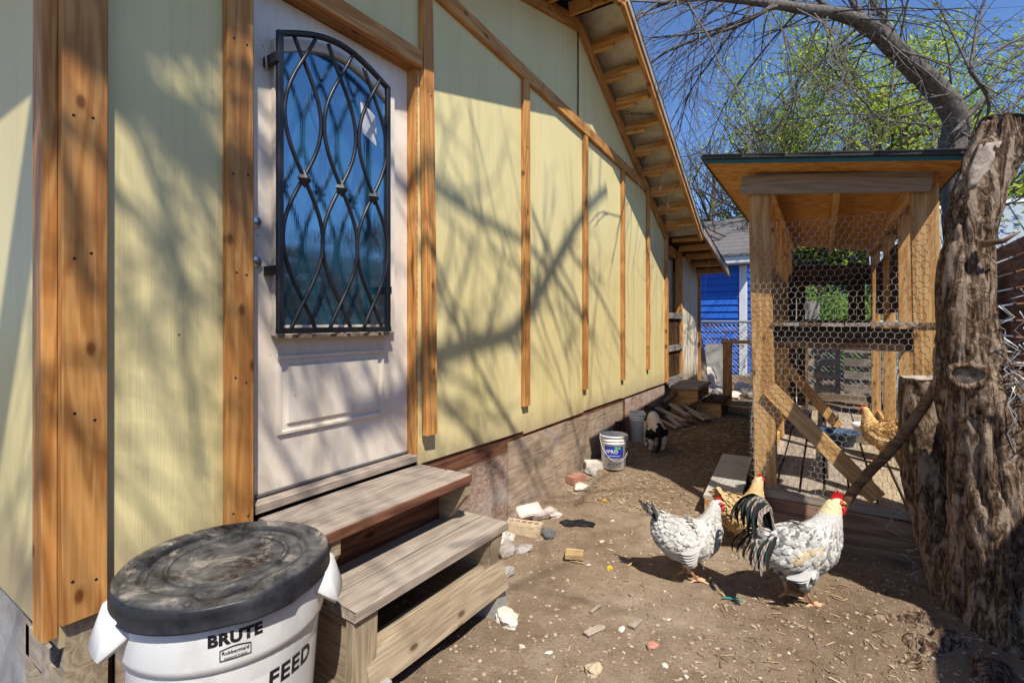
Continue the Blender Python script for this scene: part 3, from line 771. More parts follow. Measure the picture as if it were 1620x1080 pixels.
# ---------------------------------------------------------------- buckets
def bucket(x, y, label, rz, tint, lab):
    z0 = gz(x, y)
    B = thing('plastic_bucket', (x, y, z0), label, 'bucket', rz=rz)
    TB = Matrix.Translation((x, y, z0-.008)) @ Matrix.Rotation(rz, 4, 'Z') @ Matrix.Scale(.80, 4)
    prof = [(.001, .004), (.118, .004), (.124, .01), (.138, .275), (.142, .278), (.142, .287), (.139, .289), (.140, .305), (.145, .307), (.145, .315), (.141, .317), (.142, .345), (.149, .347), (.149, .360), (.143, .362), (.138, .355), (.119, .02), (.001, .016)]
    MB().lathe(prof, 48).build('body', tint, B, TB)
    pts = [(.151*math.cos(a), .151*math.sin(a), .325-.22*math.sin((i/20)*math.pi)) for i in range(21) for a in [R(-150)+R(180)*i/20]]
    pts = [(p[0]*(1+.02*math.sin(math.pi*i/20)), p[1]*(1+.02*math.sin(math.pi*i/20)), p[2]) for i, p in enumerate(pts)]
    MB().tube(pts, .0025, 5).build('handle', 'galvanised', B, TB)
    for a in (R(-150), R(30)):
        MB().box((.140, -.016, -.02), (.153, .016, .02)).build('handle_ear', tint, B, TB @ Matrix.Rotation(a, 4, 'Z') @ Matrix.Translation((0, 0, .325)))
    def wrap_patch(a0, a1, za, zb, up, mat, name):
        mb = MB(); n = 12; vs = []
        for z in (za, zb):
            r = .124+.014*z/.275+.0012+up
            vs += [(r*math.cos(R(a0+(a1-a0)*i/n)), r*math.sin(R(a0+(a1-a0)*i/n)), z) for i in range(n+1)]
        mb.add(vs, [(i, i+1, n+2+i, n+1+i) for i in range(n)], 0, True).build(name, mat, B, TB, fix=False)
    rad = lambda z: .124+.014*z/.275+.0022
    if lab:
        wrap_patch(-118, -30, .135, .258, 0, 'blue_label', 'label')
        wrap_patch(-72, -45, .225, .252, .0008, 'green_label', 'label')
        put(wrap_text(text_mesh('AllPRO', .052, offset=.001), R(-92), .185, rad), 'lettering', 'paper', (0, 0, 0), parent=B).matrix_basis = TB
        wrap_patch(-100, -45, .155, .16, .0008, 'paper', 'label')
        for k in range(5): wrap_patch(-110+k*3, -40, .035+k*.016, .040+k*.016+random.uniform(0, .005), 0, 'ink_grey', 'print_line')
        for k in range(6): wrap_patch(-18, -8, .03+.036*k, .052+.036*k, 0, 'ink_grey', 'print_line'); wrap_patch(-4, 4, .035+.036*k, .05+.036*k, 0, 'ink_grey', 'print_line')
    else:
        for k in range(5): wrap_patch(-100+k*4, -60-k*3, .10+k*.034, .106+k*.034, 0, 'ink_grey', 'print_line')
        wrap_patch(-50, -35, .10, .16, 0, 'ink_grey', 'print_line')
        for k in range(4): wrap_patch(-45+k*9, -40+k*9, .03, .05, 0, 'ink_grey', 'print_line')
    return B
bucket(.215, 4.10, 'dirty white bucket with a blue printed label against the wooden skirting', R(8), 'bucket_plastic', True)
bucket(.16, 4.95, 'dirty white bucket with faint grey print that the cat looks into', R(20), 'bucket_plastic', False)

# ---------------------------------------------------------------- bricks, stones and scraps along the wall
def brick(x, y, rz, mat, label, size=(.2, .095, .06), holes=0, tilt=0, up=0):
    z = gz(x, y)
    mb = MB(); L, W, T = size
    bm = bmesh.new(); bmesh.ops.create_cube(bm, size=1)
    for v in bm.verts: v.co = V((v.co.x*L, v.co.y*W, v.co.z*T))
    bmesh.ops.bevel(bm, geom=bm.edges[:], offset=.006, segments=2, affect='EDGES')
    bmesh.ops.subdivide_edges(bm, edges=bm.edges[:], cuts=1)
    for v in bm.verts: v.co += noise.noise_vector(v.co*25+V((x, y, 0)))*.0035
    me = bpy.data.meshes.new('brick'); bm.to_mesh(me); bm.free()
    b = put(me, 'brick', mat, (x, y, z+T/2-.012+up), rz, label, 'brick', rx=tilt)
    if holes:
        b_ = WM[b.name]
        for k in range(holes):
            mbh = MB().lathe([(.001, -.004), (.011, -.004), (.012, .0015), (.0135, .0018)], 12)
            mbh.build('brick_hole', 'ink', b, b_ @ Matrix.Translation(((k-(holes-1)/2)*L*.18, 0, T/2+.001)))
    return b
brick(.118, 2.80, R(14), 'brick_tan', 'tan cored brick with five round holes lying near the steps', (.24, .10, .08), 5)
brick(.04, 2.98, R(68), 'brick_pink', 'pale pink brick leaning against the skirting behind the cored brick', (.2, .09, .055), 0, R(38), .04)
brick(.115, 3.05, R(64), 'brick_pink', 'narrow pale pink brick tilted beside its wider twin', (.17, .05, .05), 0, R(20), .02)
brick(.055, 3.70, R(75), 'brick_red', 'short red brick lying flat against the plywood skirting', (.16, .09, .065))
brick(.07, 4.02, R(40), 'pale_stone', 'whitish rounded block beside the blue labelled bucket', (.17, .10, .08))
rocks = [(.05, 2.62, .09, 'pale_stone', 'large pale crumbling stone against the skirting by the steps'), (.17, 2.52, .075, 'grey_stone', 'flat grey stone by the end of the steps'),
 (.24, 2.60, .05, 'grey_stone', 'small pale grey stone between the flat stone and the dark rock'), (.285, 2.83, .055, 'dark_stone', 'dark angular rock on the dirt near the cored brick'),
 (.12, 3.15, .05, 'grey_stone', 'grey stone behind the tilted pink bricks'), (.17, 3.12, .045, 'brick_pink', 'pinkish stone chip beside the grey stone'),
 (.14, 3.62, .05, 'pale_stone', 'low pale lump of mortar near the red brick'), (.10, 3.88, .06, 'grey_stone', 'grey rock wedged between skirting and bucket'),
 (.545, 1.96, .06, 'pale_stone', 'pale stone propping the end of the steps'), (.30, 2.30, .06, 'grey_stone', 'rough grey stone half buried beside the steps'),
 (1.04, 1.845, .036, 'brick_tan', 'smooth tan stone lying alone on the open dirt'), (1.18, 2.15, .024, 'brick_red', 'small reddish brown stone on the open dirt')]
for i, (x, y, r, mt, lb) in enumerate(rocks):
    put(rock_mesh(r, i+1, (random.uniform(1., 1.3), random.uniform(.75, 1.), .6), 3, .45), 'rock', mt, (x, y, gz(x, y)+r*.18), random.uniform(0, 6), lb, 'rock')
# small pine block
z = gz(.56, 2.66)
o = plank('wood_block', (.51, 2.635, z+.012), (.605, 2.672, z+.014), .085, .03, (0, 0, 1), 'pale_wood'); tag(o, 'small square offcut of fresh pine on the dirt', 'wood block')
# black rag
mb = MB(); vs = []; n = 22
for j in range(10):
    for i in range(n):
        u, v_ = i/(n-1), j/9
        x = .255+u*.22+.02*noise.noise(V((u*4, v_*4, 1))); y = 3.05+u*.07+(v_-.5)*.09*(.4+math.sin(math.pi*u))+.02*noise.noise(V((u*5, v_*3, 5)))
        vs.append((x, y, gz(x, y)+.008+.028*abs(noise.noise(V((u*9, v_*6, 2))))*math.sin(math.pi*v_)))
mb.add(vs, [(j*n+i, j*n+i+1, (j+1)*n+i+1, (j+1)*n+i) for j in range(9) for i in range(n-1)], 0, True)
tag(mb.build('rag', 'black_cloth', fix=False), 'crumpled black rag lying beside the cored brick', 'rag')
# litter
def bit(name, x, y, size, mat, label, cat, group=None):
    me = rock_mesh(1, random.uniform(0, 50), (size[0], size[1], size[2]), 2, .5)
    put(me, name, mat, (x, y, gz(x, y)+size[2]*.5), random.uniform(0, 6), label, cat, group)
bit('yellow_scrap', .385, 3.50, (.022, .012, .009), 'yellow_bit', 'small yellow plastic scrap on the dirt near the black rag', 'litter')
bit('yellow_scrap', .77, 2.67, (.014, .018, .010), 'yellow_bit', 'yellow plastic cap on the dirt beside the white hen shadow', 'litter')
bit('paper_scrap', .50, 2.05, (.022, .035, .004), 'white_bit', 'pale folded paper scrap on the dirt by the end of the steps', 'litter')
for x, y in ((.60, 2.95), (.66, 2.62), (.92, 2.13), (1.26, 2.06), (.72, 1.82), (.84, 1.84), (1.02, 2.2), (.55, 3.25), (1.0, 3.0)):
    bit('paper_scrap', x, y, (random.uniform(.012, .026), random.uniform(.008, .014), .005), 'pale_stone', 'tiny white scrap lying on the open dirt', 'litter', 'white scraps on the dirt')
x, y = 1.41, 2.70
MB().tube([(x-.05, y-.02, gz(x, y)+.012), (x-.02, y, gz(x, y)+.014), (x+.01, y-.006, gz(x, y)+.012), (x+.04, y+.012, gz(x, y)+.012)], .0035, 5).tube([(x, y, gz(x, y)+.012), (x+.022, y+.022, gz(x, y)+.016)], .003, 5).build('plastic_twig', 'teal_bit')
tag(bpy.data.objects['plastic_twig'], 'teal plastic twig on the dirt in front of the rooster', 'litter')
for x, y, l, a, lb in ((.93, 2.10, .11, 1.2, 'dark flat piece of bark lying in the trodden dirt'), (1.06, 2.27, .085, 1.5, 'short curled piece of bark on the open dirt'), (.86, 2.27, .09, 1.45, 'thin dark splinter of bark on the dirt')):
    p = V((x, y, gz(x, y)+.008)); d_ = V((math.cos(a), math.sin(a), 0))*l/2
    o = plank('bark_piece', p-d_, p+d_, .035 if l != .09 else .014, .008, (0, 0, 1), 'old_wood', warp=.004); tag(o, lb, 'bark')
for k in range(9):
    x, y = random.uniform(.55, 1.6), random.uniform(1.7, 3.2); a = random.uniform(0, 3.1); l = random.uniform(.04, .10)
    p = V((x, y, gz(x, y)+.006)); d_ = V((math.cos(a), math.sin(a), 0))*l/2
    o = MB().tube([p-d_, p+V((0, 0, .004)), p+d_], [.003, .004, .0025], 5).build('twig', 'pale_wood')
    tag(o, 'short broken twig lying on the open dirt', 'twig', 'twigs on the dirt')
# scrap lumber heap beside the far steps
sp = [(.18, 5.72, .05, .55), (.24, 5.80, .06, .50), (.30, 5.86, .04, .46), (.16, 5.95, .12, .75), (.34, 6.02, .05, .40), (.22, 6.12, .13, .62), (.40, 6.20, .05, .45), (.12, 6.2, .17, .5), (.30, 6.30, .12, .7), (.46, 6.33, .04, .3)]
for i, (x, y, dz, l) in enumerate(sp):
    a = R(-32+random.uniform(-16, 16)); d_ = V((math.cos(a), math.sin(a), -.22))*l/2*.55; p = V((x+.04, y-.10, gz(x, y)+.02+dz*.7))
    o = plank('scrap_board', p-d_, p+d_, random.uniform(.05, .085), .022, (.2, 0, 1), random.choice(['old_wood', 'old_wood', 'red_wood', 'stick_wood']))
    tag(o, 'loose weathered offcut in the scrap wood heap beside the far steps', 'scrap wood', 'scrap lumber heap')
o = MB().tube([(.04, 6.10, .40), (.10, 6.18, .47), (.16, 6.24, .53)], .035, 8, jit=.1).build('log', 'stick_wood'); tag(o, 'short round log propped on the scrap wood heap', 'log')
o = plank('wood_offcut', (.10, 4.28, gz(.1, 4.28)+.03), (.16, 4.50, gz(.1, 4.4)+.03), .09, .06, (0, 0, 1), 'stick_wood'); tag(o, 'brown wood offcut between the two buckets', 'scrap wood')
o = plank('wood_offcut', (.015, 4.67, .19), (.03, 4.69, .42), .09, .02, (1, -.4, 0), 'dark_wood'); tag(o, 'dark board end leaning on the skirting behind the cat', 'scrap wood')
# bits at the house corner: stacked timber stubs on a slab
o = plank('timber_stub', (-.50, .40, .15), (-.16, .43, .17), .11, .07, (0, 0, 1), 'old_wood'); tag(o, 'weathered timber stub lying across the pale pipe under the corner', 'timber')
o = plank('timber_stub', (-.60, .36, .055), (-.10, .37, .05), .12, .10, (0, 0, 1), 'grey_wood'); tag(o, 'grey squared timber on the ground under the house corner', 'timber')

# ---------------------------------------------------------------- chicken coop
ex, ey, O_ = V((.9996, .03, 0)), V((-.03, .9996, 0)), V((1.37, 3.575, 0))
def CP(a, b, z): return O_+ex*a+ey*b+V((0, 0, z))
K = thing('chicken_coop', CP(.46, 1.6, 0), 'tall wooden chicken coop with hexagon wire and sloped board roof', 'coop')
def cpl(name, a, b, W, T, nrm, mat='coop_wood', **kw):
    n_ = ex*nrm[0]+ey*nrm[1]+V((0, 0, nrm[2]))
    return plank(name, CP(*a), CP(*b), W, T, n_, mat, K, **kw)
DEP = 3.35; WID = .935
def roofz(a): return 2.385-.15*(a+.23)
# posts
cpl('post', (.085, .0, .32), (.045, .0, roofz(.05)-.06), .125, .04, (0, -1, 0))
cpl('post', (.905, .0, .32), (.872, .0, roofz(.87)-.06), .125, .04, (0, -1, 0))
for b in (.85, 1.7, 2.55, DEP): cpl('post', (.045, b, .30), (.03, b, roofz(.03)-.01), .09, .04, (0, -1, 0), 'coop_wood')
for b in (.95, 2.0, DEP): cpl('post', (.905, b, .30), (.895, b, roofz(.86)-.01), .085, .04, (-.15, -1, 0), 'coop_wood')
cpl('side_board', (.905, 1.2, 1.75), (.905, 3.3, 1.75), .55, .014, (1, 0, 0), 'dark_wood')
# head beams
cpl('beam', (-.055, -.045, 2.275), (.90, -.045, 2.165), .115, .04, (0, -1, 0), 'old_wood')
cpl('beam', (.03, -.018+.0, 2.345), (.81, -.018, 2.255), .11, .034, (0, -1, 0), 'old_wood')
for a in (.10, .47, .84): cpl('rafter', (a, .03, roofz(a)-.045), (a, 3.45, roofz(a)-.045), .085, .036, (1, 0, 0))
# roof strips of strand board, felt and a green drip edge
b = -.31; i = 0
while b < 3.6:
    e = min(3.62, b+.395); a0, a1 = -.23, 1.0
    q = [CP(a0, b+.002, roofz(a0)), CP(a1, b+.002, roofz(a1)), CP(a1, e-.002, roofz(a1)), CP(a0, e-.002, roofz(a0))]
    vs = q+[p+V((0, 0, .014)) for p in q]
    MB().add(vs, [(0, 3, 2, 1), (4, 5, 6, 7), (0, 1, 5, 4), (1, 2, 6, 5), (2, 3, 7, 6), (3, 0, 4, 7)]).build('roof_board', 'osb', K)
    b += .395
q = [CP(-.25, -.335, roofz(-.25)), CP(1.02, -.335, roofz(1.02)), CP(1.02, 3.64, roofz(1.02)), CP(-.25, 3.64, roofz(-.25))]
vs = [p+V((0, 0, .0165)) for p in q]+[p+V((0, 0, .034)) for p in q]
MB().add(vs, [(0, 3, 2, 1), (4, 5, 6, 7), (0, 1, 5, 4), (1, 2, 6, 5), (2, 3, 7, 6), (3, 0, 4, 7)]).build('roof_felt', 'shingle', K)
for (a0, b0, a1, b1, nn) in ((-.23, -.3125, 1.0, -.3125, (0, -1, 0)), (-.2325, -.31, -.2325, 3.6, (-1, 0, 0)), (1.0025, -.31, 1.0025, 3.6, (1, 0, 0))):
    cpl('drip_edge', (a0, b0, roofz(a0)+.002), (a1, b1, roofz(a1)+.002), .026, .003, nn, 'green_edge', warp=0)
# uneven shingle tabs along the front edge
a = -.24
while a < 1.0:
    l = random.uniform(.12, .24); e = min(1.015, a+l)
    q = [CP(a+.004, -.345+random.uniform(0, .01), roofz(a)+.0345), CP(e, -.345+random.uniform(0, .01), roofz(e)+.0345), CP(e, -.1, roofz(e)+.036), CP(a+.004, -.1, roofz(a)+.036)]
    MB().add(q+[p+V((0, 0, random.uniform(.003, .008))) for p in q], [(0, 3, 2, 1), (4, 5, 6, 7), (0, 1, 5, 4), (1, 2, 6, 5), (2, 3, 7, 6), (3, 0, 4, 7)]).build('shingle', 'shingle', K)
    a += l
# shelf with worn boards at half height
cpl('shelf_rail', (.13, .03, 1.30), (.85, .03, 1.29), .13, .035, (0, -1, 0), 'dark_wood')
a = .11
while a < .87:
    l = random.uniform(.07, .13); cpl('shelf_board', (a+l/2, -.03, 1.381+random.uniform(-.003, .004)), (a+l/2, .55, 1.381), l-.006, .02, (0, 0, 1), random.choice(['old_wood', 'grey_wood', 'old_wood', 'stick_wood'])); a += l
cpl('brace', (.105, -.03, .975), (.66, -.03, .385), .095, .035, (0, -1, 0), 'coop_wood')
cpl('brace', (.10, 2.0, .95), (.52, 2.0, .42), .09, .035, (0, -1, 0), 'coop_wood')
cpl('back_rail', (.0, DEP, 1.95), (.92, DEP, 1.92), .22, .03, (0, -1, 0), 'dark_wood')
cpl('back_rail', (.0, DEP+.035, 1.36), (.92, DEP+.035, 1.36), .12, .03, (0, -1, 0), 'dark_wood')
for a in (.08, .175): cpl('back_board', (a, DEP-.035, .4), (a, DEP-.035, 1.95), .085, .025, (0, -1, 0), 'dark_wood')
for a in (.68, .76): cpl('back_board', (a, DEP-.035, 1.38), (a, DEP-.035, 1.95), .075, .025, (0, -1, 0), 'dark_wood')
for z in (1.33, .36): cpl('side_rail', (.045, .05, z), (.045, DEP, z), .09, .036, (1, 0, 0))
for z in (1.33, .36): cpl('side_rail', (.93, .05, z), (.93, DEP, z), .09, .036, (1, 0, 0))
for b in (.35,): cpl('side_board', (.012, .05, 1.62), (.012, 3.3, 1.62), .42, .012, (1, 0, 0), 'dark_wood')
# floor deck: boards running front to back, in pieces
for a in range(7):
    b = .03; 
    while b < 3.5:
        l = random.choice((.62, .9, 1.1)); e = min(3.5, b+l); aa = .065+.135*a
        cpl('floor_board', (aa, b+.004, .315), (aa, e-.004, .315+random.uniform(-.002, .003)), .121, .022, (0, 0, 1), random.choice(['yellow_old_wood', 'old_wood', 'old_wood']))
        b = e
for b in (.05, 1.2, 2.3, 3.4): cpl('joist', (.0, b, .255), (.95, b, .255), .09, .04, (0, 1, 0), 'dark_wood')
cpl('front_board', (.07, -.035, .165), (1.06, -.035, .155), .25, .02, (0, -1, 0), 'brown_board')
cpl('front_rail', (.06, -.025, .316), (1.06, -.025, .314), .05, .045, (0, -1, 0), 'old_wood')
MB().box((-.06, -.05, -.02), (.06, .05, .20)).build('foundation_block', 'concrete', K, Matrix.Translation(CP(.1, .08, 0)))
# hexagon netting
def hexnet(f, W, Hh, cell=.039, r=.0008, skew=.006, name='wire_netting'):
    mb = MB(); s = cell/math.sqrt(3); cols = int(W/cell)+1; rows = int(Hh/(1.5*s))+1
    memo = {}
    def P_(u, v_):
        k = (round(u*400), round(v_*400))
        if k not in memo:
            jn = noise.noise_vector(V((u*9, v_*9, W)))*skew*1.6
            memo[k] = f(u+jn.x+random.uniform(-skew, skew)*.4, v_+jn.y+random.uniform(-skew, skew)*.4, jn.z*1.5)
        return memo[k]
    for j in range(rows):
        for i in range(cols):
            u = i*cell+(cell/2 if j % 2 else 0); v_ = j*1.5*s
            c_ = [(u+s*math.sin(k*math.pi/3), v_+s*math.cos(k*math.pi/3)) for k in range(6)]
            for k0, k1 in ((0, 1), (1, 2), (2, 3)):
                p, q = c_[k0], c_[k1]
                if not (0 <= p[0] <= W and 0 <= q[0] <= W and 0 <= p[1] <= Hh and 0 <= q[1] <= Hh): continue
                rr = r*1.35 if k0 == 1 else r
                mb.tube([P_(*p), P_(*q)], rr, 3, cap=False, smooth=False)
    return mb.build(name, 'wire', K, fix=False)
hexnet(lambda u, v_, d_: CP(.0+u, -.056+d_*.6, .34+v_), .95, 1.70)
hexnet(lambda u, v_, d_: CP(.955+d_, .0+u, .34+v_), 3.3, 1.55, cell=.045)
hexnet(lambda u, v_, d_: CP(-.012+d_, .0+u, .34+v_), 3.3, 1.0, cell=.055)
# torn netting hanging off the corner by the tree
mb = MB()
for k in range(9):
    z0 = .95-k*.10; p = CP(1.06+.02*math.sin(k), -.10, z0)
    for s_ in (-1, 1):
        pts = [p+V((s_*.012, 0, 0))]+[p+V((s_*(.012+.016*(i % 2)), -.015*i, -.035*i)) for i in range(1, 5)]
        mb.tube([q+V((random.uniform(-.01, .01), random.uniform(-.01, .01), random.uniform(-.01, .01))) for q in pts], .0013, 4)
for k in range(7):
    p = V((2.16+random.uniform(-.08, .02), 3.18+random.uniform(-.05, .08), .10+k*.055))
    mb.tube([p+V((random.uniform(-.05, .05), random.uniform(-.03, .03), random.uniform(-.04, .04))) for i in range(5)], .0013, 4)
mb.build('torn_netting', 'wire', K, fix=False)['kind'] = 'stuff'

# things in and by the coop
z = .328
p = CP(.50, 1.62, z)
T_ = thing('feed_tub', p, 'dark blue plastic tub on the coop floor', 'tub')
pr_ = [(.1, 0), (.125, .11), (.14, .115), (.14, .125), (.12, .122), (.095, .01), (.001, .01)]
MB().lathe([(.001, .0)]+pr_, 32).build('body', 'blue_tub', T_, Matrix.Translation(p) @ Matrix.Scale(1.2, 4, (1, 0, 0)))
MB().tube([(.15*math.cos(a), .13*math.sin(a), .117) for a in [2*math.pi*i/28 for i in range(28)]], .008, 6, closed=True).build('rim', 'blue_tub', T_, Matrix.Translation(p) @ Matrix.Scale(1.12, 4, (1, 0, 0)))
p = CP(.72, 1.85, z)
T_ = thing('water_pail', p, 'translucent white pail on the coop floor beside the buff hen', 'pail')
MB().lathe([(.001, 0), (.085, 0), (.1, .15), (.107, .152), (.107, .163), (.098, .163), (.083, .01), (.001, .01)], 32).build('body', 'bucket_plastic', T_, Matrix.Translation(p))
MB().tube([(.109*math.cos(a), .109*math.sin(a), .15) for a in [2*math.pi*i/24 for i in range(24)]], .003, 5, closed=True).build('rim', 'bucket_plastic', T_, Matrix.Translation(p))
# grey ramp box beside the coop
zb = gz(1.15, 4.0)
Rm = thing('ramp_box', (1.17, 4.1, zb), 'low timber box with a pale grey board top beside the coop', 'box')
plank('top_board', (1.185, 3.60, .205), (1.10, 4.70, .235), .235, .02, (0, 0, 1), 'grey_board', Rm)
plank('front_board', (1.075, 3.605, .11), (1.30, 3.625, .11), .165, .03, (0, -1, 0), 'coop_wood', Rm)
plank('side_board', (1.085, 3.63, .12), (1.0, 4.68, .14), .15, .03, (-1, 0, 0), 'old_wood', Rm)

# ---------------------------------------------------------------- birds
def catmull(P, R_, m=6):
    P = [V(p) for p in P]; out = []; rr = []
    for i in range(len(P)-1):
        a, b, c_, d_ = P[max(0, i-1)], P[i], P[i+1], P[min(len(P)-1, i+2)]
        for k in range(m):
            t = k/m
            out.append(.5*((2*b)+(c_-a)*t+(2*a-5*b+4*c_-d_)*t*t+(3*b-3*c_+d_-a)*t**3)); rr.append(R_[i]+(R_[i+1]-R_[i])*t)
    out.append(P[-1]); rr.append(R_[-1]); return out, rr

def ringset(stations, n=20):
    pts = [V((s[0], s[4] if len(s) > 4 else 0, s[1])) for s in stations]; rings = []
    for i, s in enumerate(stations):
        t = (pts[min(i+1, len(pts)-1)]-pts[max(i-1, 0)]).normalized()
        side = V((0, 1, 0)); up = side.cross(t)*-1
        up = t.cross(side).normalized()*-1 if up.z < 0 else up.normalized()
        rings.append([pts[i]+side*(s[2]*math.cos(2*math.pi*k/n))+up*(s[3]*math.sin(2*math.pi*k/n)) for k in range(n)])
    return pts, rings
def spline(st, m=4):
    out = []
    for i in range(len(st)-1):
        a, b, c_, d_ = st[max(0, i-1)], st[i], st[i+1], st[min(len(st)-1, i+2)]
        for k in range(m):
            t = k/m
            out.append(tuple(.5*((2*b[j])+(-a[j]+c_[j])*t+(2*a[j]-5*b[j]+4*c_[j]-d_[j])*t*t+(-a[j]+3*b[j]-3*c_[j]+d_[j])*t**3) for j in range(4)))
    out.append(tuple(st[-1][:4])); return out
def setcol(me, fn):
    at_ = me.color_attributes.new('col', 'FLOAT_COLOR', 'POINT')
    for i, v in enumerate(me.vertices): at_.data[i].color = (*fn(v.co), 1)
def bird(x, y, z, rz, scale, label, st, colfn, tail, legs, comb, head, group=None, nf=900, fl=.045):
    Mx = Matrix.Translation((x, y, z)) @ Matrix.Rotation(rz, 4, 'Z') @ Matrix.Scale(scale, 4)
    B = bpy.data.objects.new('chicken', None); reg(B, Matrix.Translation((x, y, z))); tag(B, label, 'chicken', group)
    ss = spline(st, 4); pts, rings = ringset(ss)
    mb = MB(); mb.loft(rings)
    for (hx, hy, kx, kz, ax, fx, fz) in legs:   # thigh to hock
        mb.tube([(hx, hy*.8, .20), (hx, hy, .17), (kx, hy, kz), (ax, hy*.95, .085)], [.05, .056, .036, .012], 12)
    me = evalmesh(mb, [('REMESH', dict(mode='VOXEL', voxel_size=.006)), ('SMOOTH', dict(factor=.5, iterations=4))], 'body')
    me.materials.clear(); me.materials.append(MT['feather']); setcol(me, colfn)
    for p in me.polygons: p.use_smooth = True
    bo = bpy.data.objects.new('body', me); reg(bo, Mx, B)
    for (hx, hy, kx, kz, ax, fx, fz) in legs:
        hy2 = hy*.95
        mb = MB(); mb.tube([(ax, hy2, .10), (ax-.004, hy2, .08), (fx, hy2, .014+fz)], [.010, .0085, .0075], 8)
        for a, l in ((-28, .055), (2, .068), (30, .055), (180, .032)):
            c_, s_ = math.cos(R(a)), math.sin(R(a))
            mb.tube([(fx, hy2, .014+fz), (fx+c_*l*.5, hy2+s_*l*.5, .012+fz), (fx+c_*l, hy2+s_*l, .004+fz*.4), (fx+c_*(l+.012), hy2+s_*(l+.012), .001+fz*.2)], [.0075, .0062, .005, .0015], 7)
        mb.build('leg', 'chicken_leg', B, Mx)
    # feather blades laid over the body
    vs, fs, cs = [], [], []
    tot = len(ss)
    polys = me.polygons; npl = len(polys)
    for q in range(nf):
        pl = polys[random.randrange(npl)]; r0 = V(pl.center); nrm = V(pl.normal)
        if r0.z < .105: continue
        t = V((-1, 0, -.55)) if r0.x < .09 else V((-.35, 0, -1))
        if r0.z < .17: t = V((-.45, 0, -1))
        t = (t-nrm*t.dot(nrm))
        if t.length < .12: continue
        t.normalize(); t = (t+nrm.cross(t)*random.uniform(-.25, .25)).normalized(); sd_ = nrm.cross(t)
        hd = 1-.62*smooth01((r0.z-.27)/.09)*smooth01((r0.x-.06)/.05)
        L = fl*hd*random.uniform(.65, 1.3); W = L*random.uniform(.2, .3)
        lift = L*random.uniform(.04, .16)
        p0 = r0-nrm*.003; b_ = len(vs)
        vs += [p0, p0+t*L*.45+sd_*W+nrm*lift*.6, p0+t*L*.9+sd_*W*.75+nrm*lift*.7, p0+t*L+nrm*lift*.8, p0+t*L*.9-sd_*W*.75+nrm*lift*.7, p0+t*L*.45-sd_*W+nrm*lift*.6, p0+t*L*.5+nrm*(lift+.004)]
        fs += [(b_, b_+1, b_+6), (b_+1, b_+2, b_+6), (b_+2, b_+3, b_+6), (b_+3, b_+4, b_+6), (b_+4, b_+5, b_+6), (b_+5, b_, b_+6)]
        c_ = colfn(r0); j = random.uniform(.68, 1.12); c_ = tuple(min(1, u*j) for u in c_)
        cs += [c_]*2+[tuple(u*.8 for u in c_)]*3+[c_]*2
    mb = MB(); mb.v = [tuple(p) for p in vs]; mb.f = fs; mb.mi = [0]*len(fs); mb.sm = [True]*len(fs)
    me = mb.mesh('plumage', 'feather'); at_ = me.color_attributes.new('col', 'FLOAT_COLOR', 'POINT')
    for i, c_ in enumerate(cs): at_.data[i].color = (*c_, 1)
    reg(bpy.data.objects.new('plumage', me), Mx, B)['kind'] = 'stuff'
    # tail and wing blades: (points, width, colour)
    for pth, wd, col in tail:
        if len(pth) > 4:
            pth = [p+noise.noise_vector(p*14+V((len(pth), wd*900, 0)))*.012*min(1, i/6) for i, p in enumerate(catmull(pth, [1]*len(pth), 4)[0])]
        mb = MB(); vs = []; m_ = len(pth); pv = [V(p) for p in pth]
        for i, p in enumerate(pv):
            t = (pv[min(i+1, m_-1)]-pv[max(i-1, 0)]).normalized(); sdv = V((0, 1, 0)) if abs(t.y) < .8 else V((1, 0, 0))
            nv = t.cross(sdv).normalized(); q = i/(m_-1); w_ = wd*(math.sin(math.pi*min(.97, .12+.86*q))**.55)
            nv2 = (nv*.85+sdv*.5*(1 if pth[-1][1] >= 0 else -1)).normalized()
            vs += [p-nv2*w_, p+sdv*.004, p+nv2*w_]
        mb.add(vs, [(i*3+a, i*3+a+1, i*3+a+4, i*3+a+3) for i in range(m_-1) for a in (0, 1)], 0, True)
        me = mb.mesh('tail_feather', 'feather'); at_ = me.color_attributes.new('col', 'FLOAT_COLOR', 'POINT')
        for i in range(len(me.vertices)):
            c_ = col if not callable(col) else col((i//3)/(m_-1), i % 3)
            at_.data[i].color = (*c_, 1)
        reg(bpy.data.objects.new('tail_feather', me), Mx, B)
    hx, hz = head
    mb = MB(); mb.tube([(hx+.012, 0, hz), (hx+.028, 0, hz-.002), (hx+.044, 0, hz-.010)], [.011, .008, .001], 8); mb.build('beak', 'beak', B, Mx)
    ch, cl = comb
    prof = [(-cl, .004), (-cl*.85, ch*.7), (-cl*.6, ch*.45), (-cl*.45, ch), (-cl*.15, ch*.55), (0, ch*1.05), (cl*.25, ch*.55), (cl*.4, ch*.85), (cl*.6, ch*.3), (cl*.62, -.012), (-cl*.5, -.012)]
    mb = MB().prism([(hx-.004+p[0], hz+.020+p[1]) for p in prof], 1, -.005, .005); mb.build('comb', 'red_comb', B, Mx)
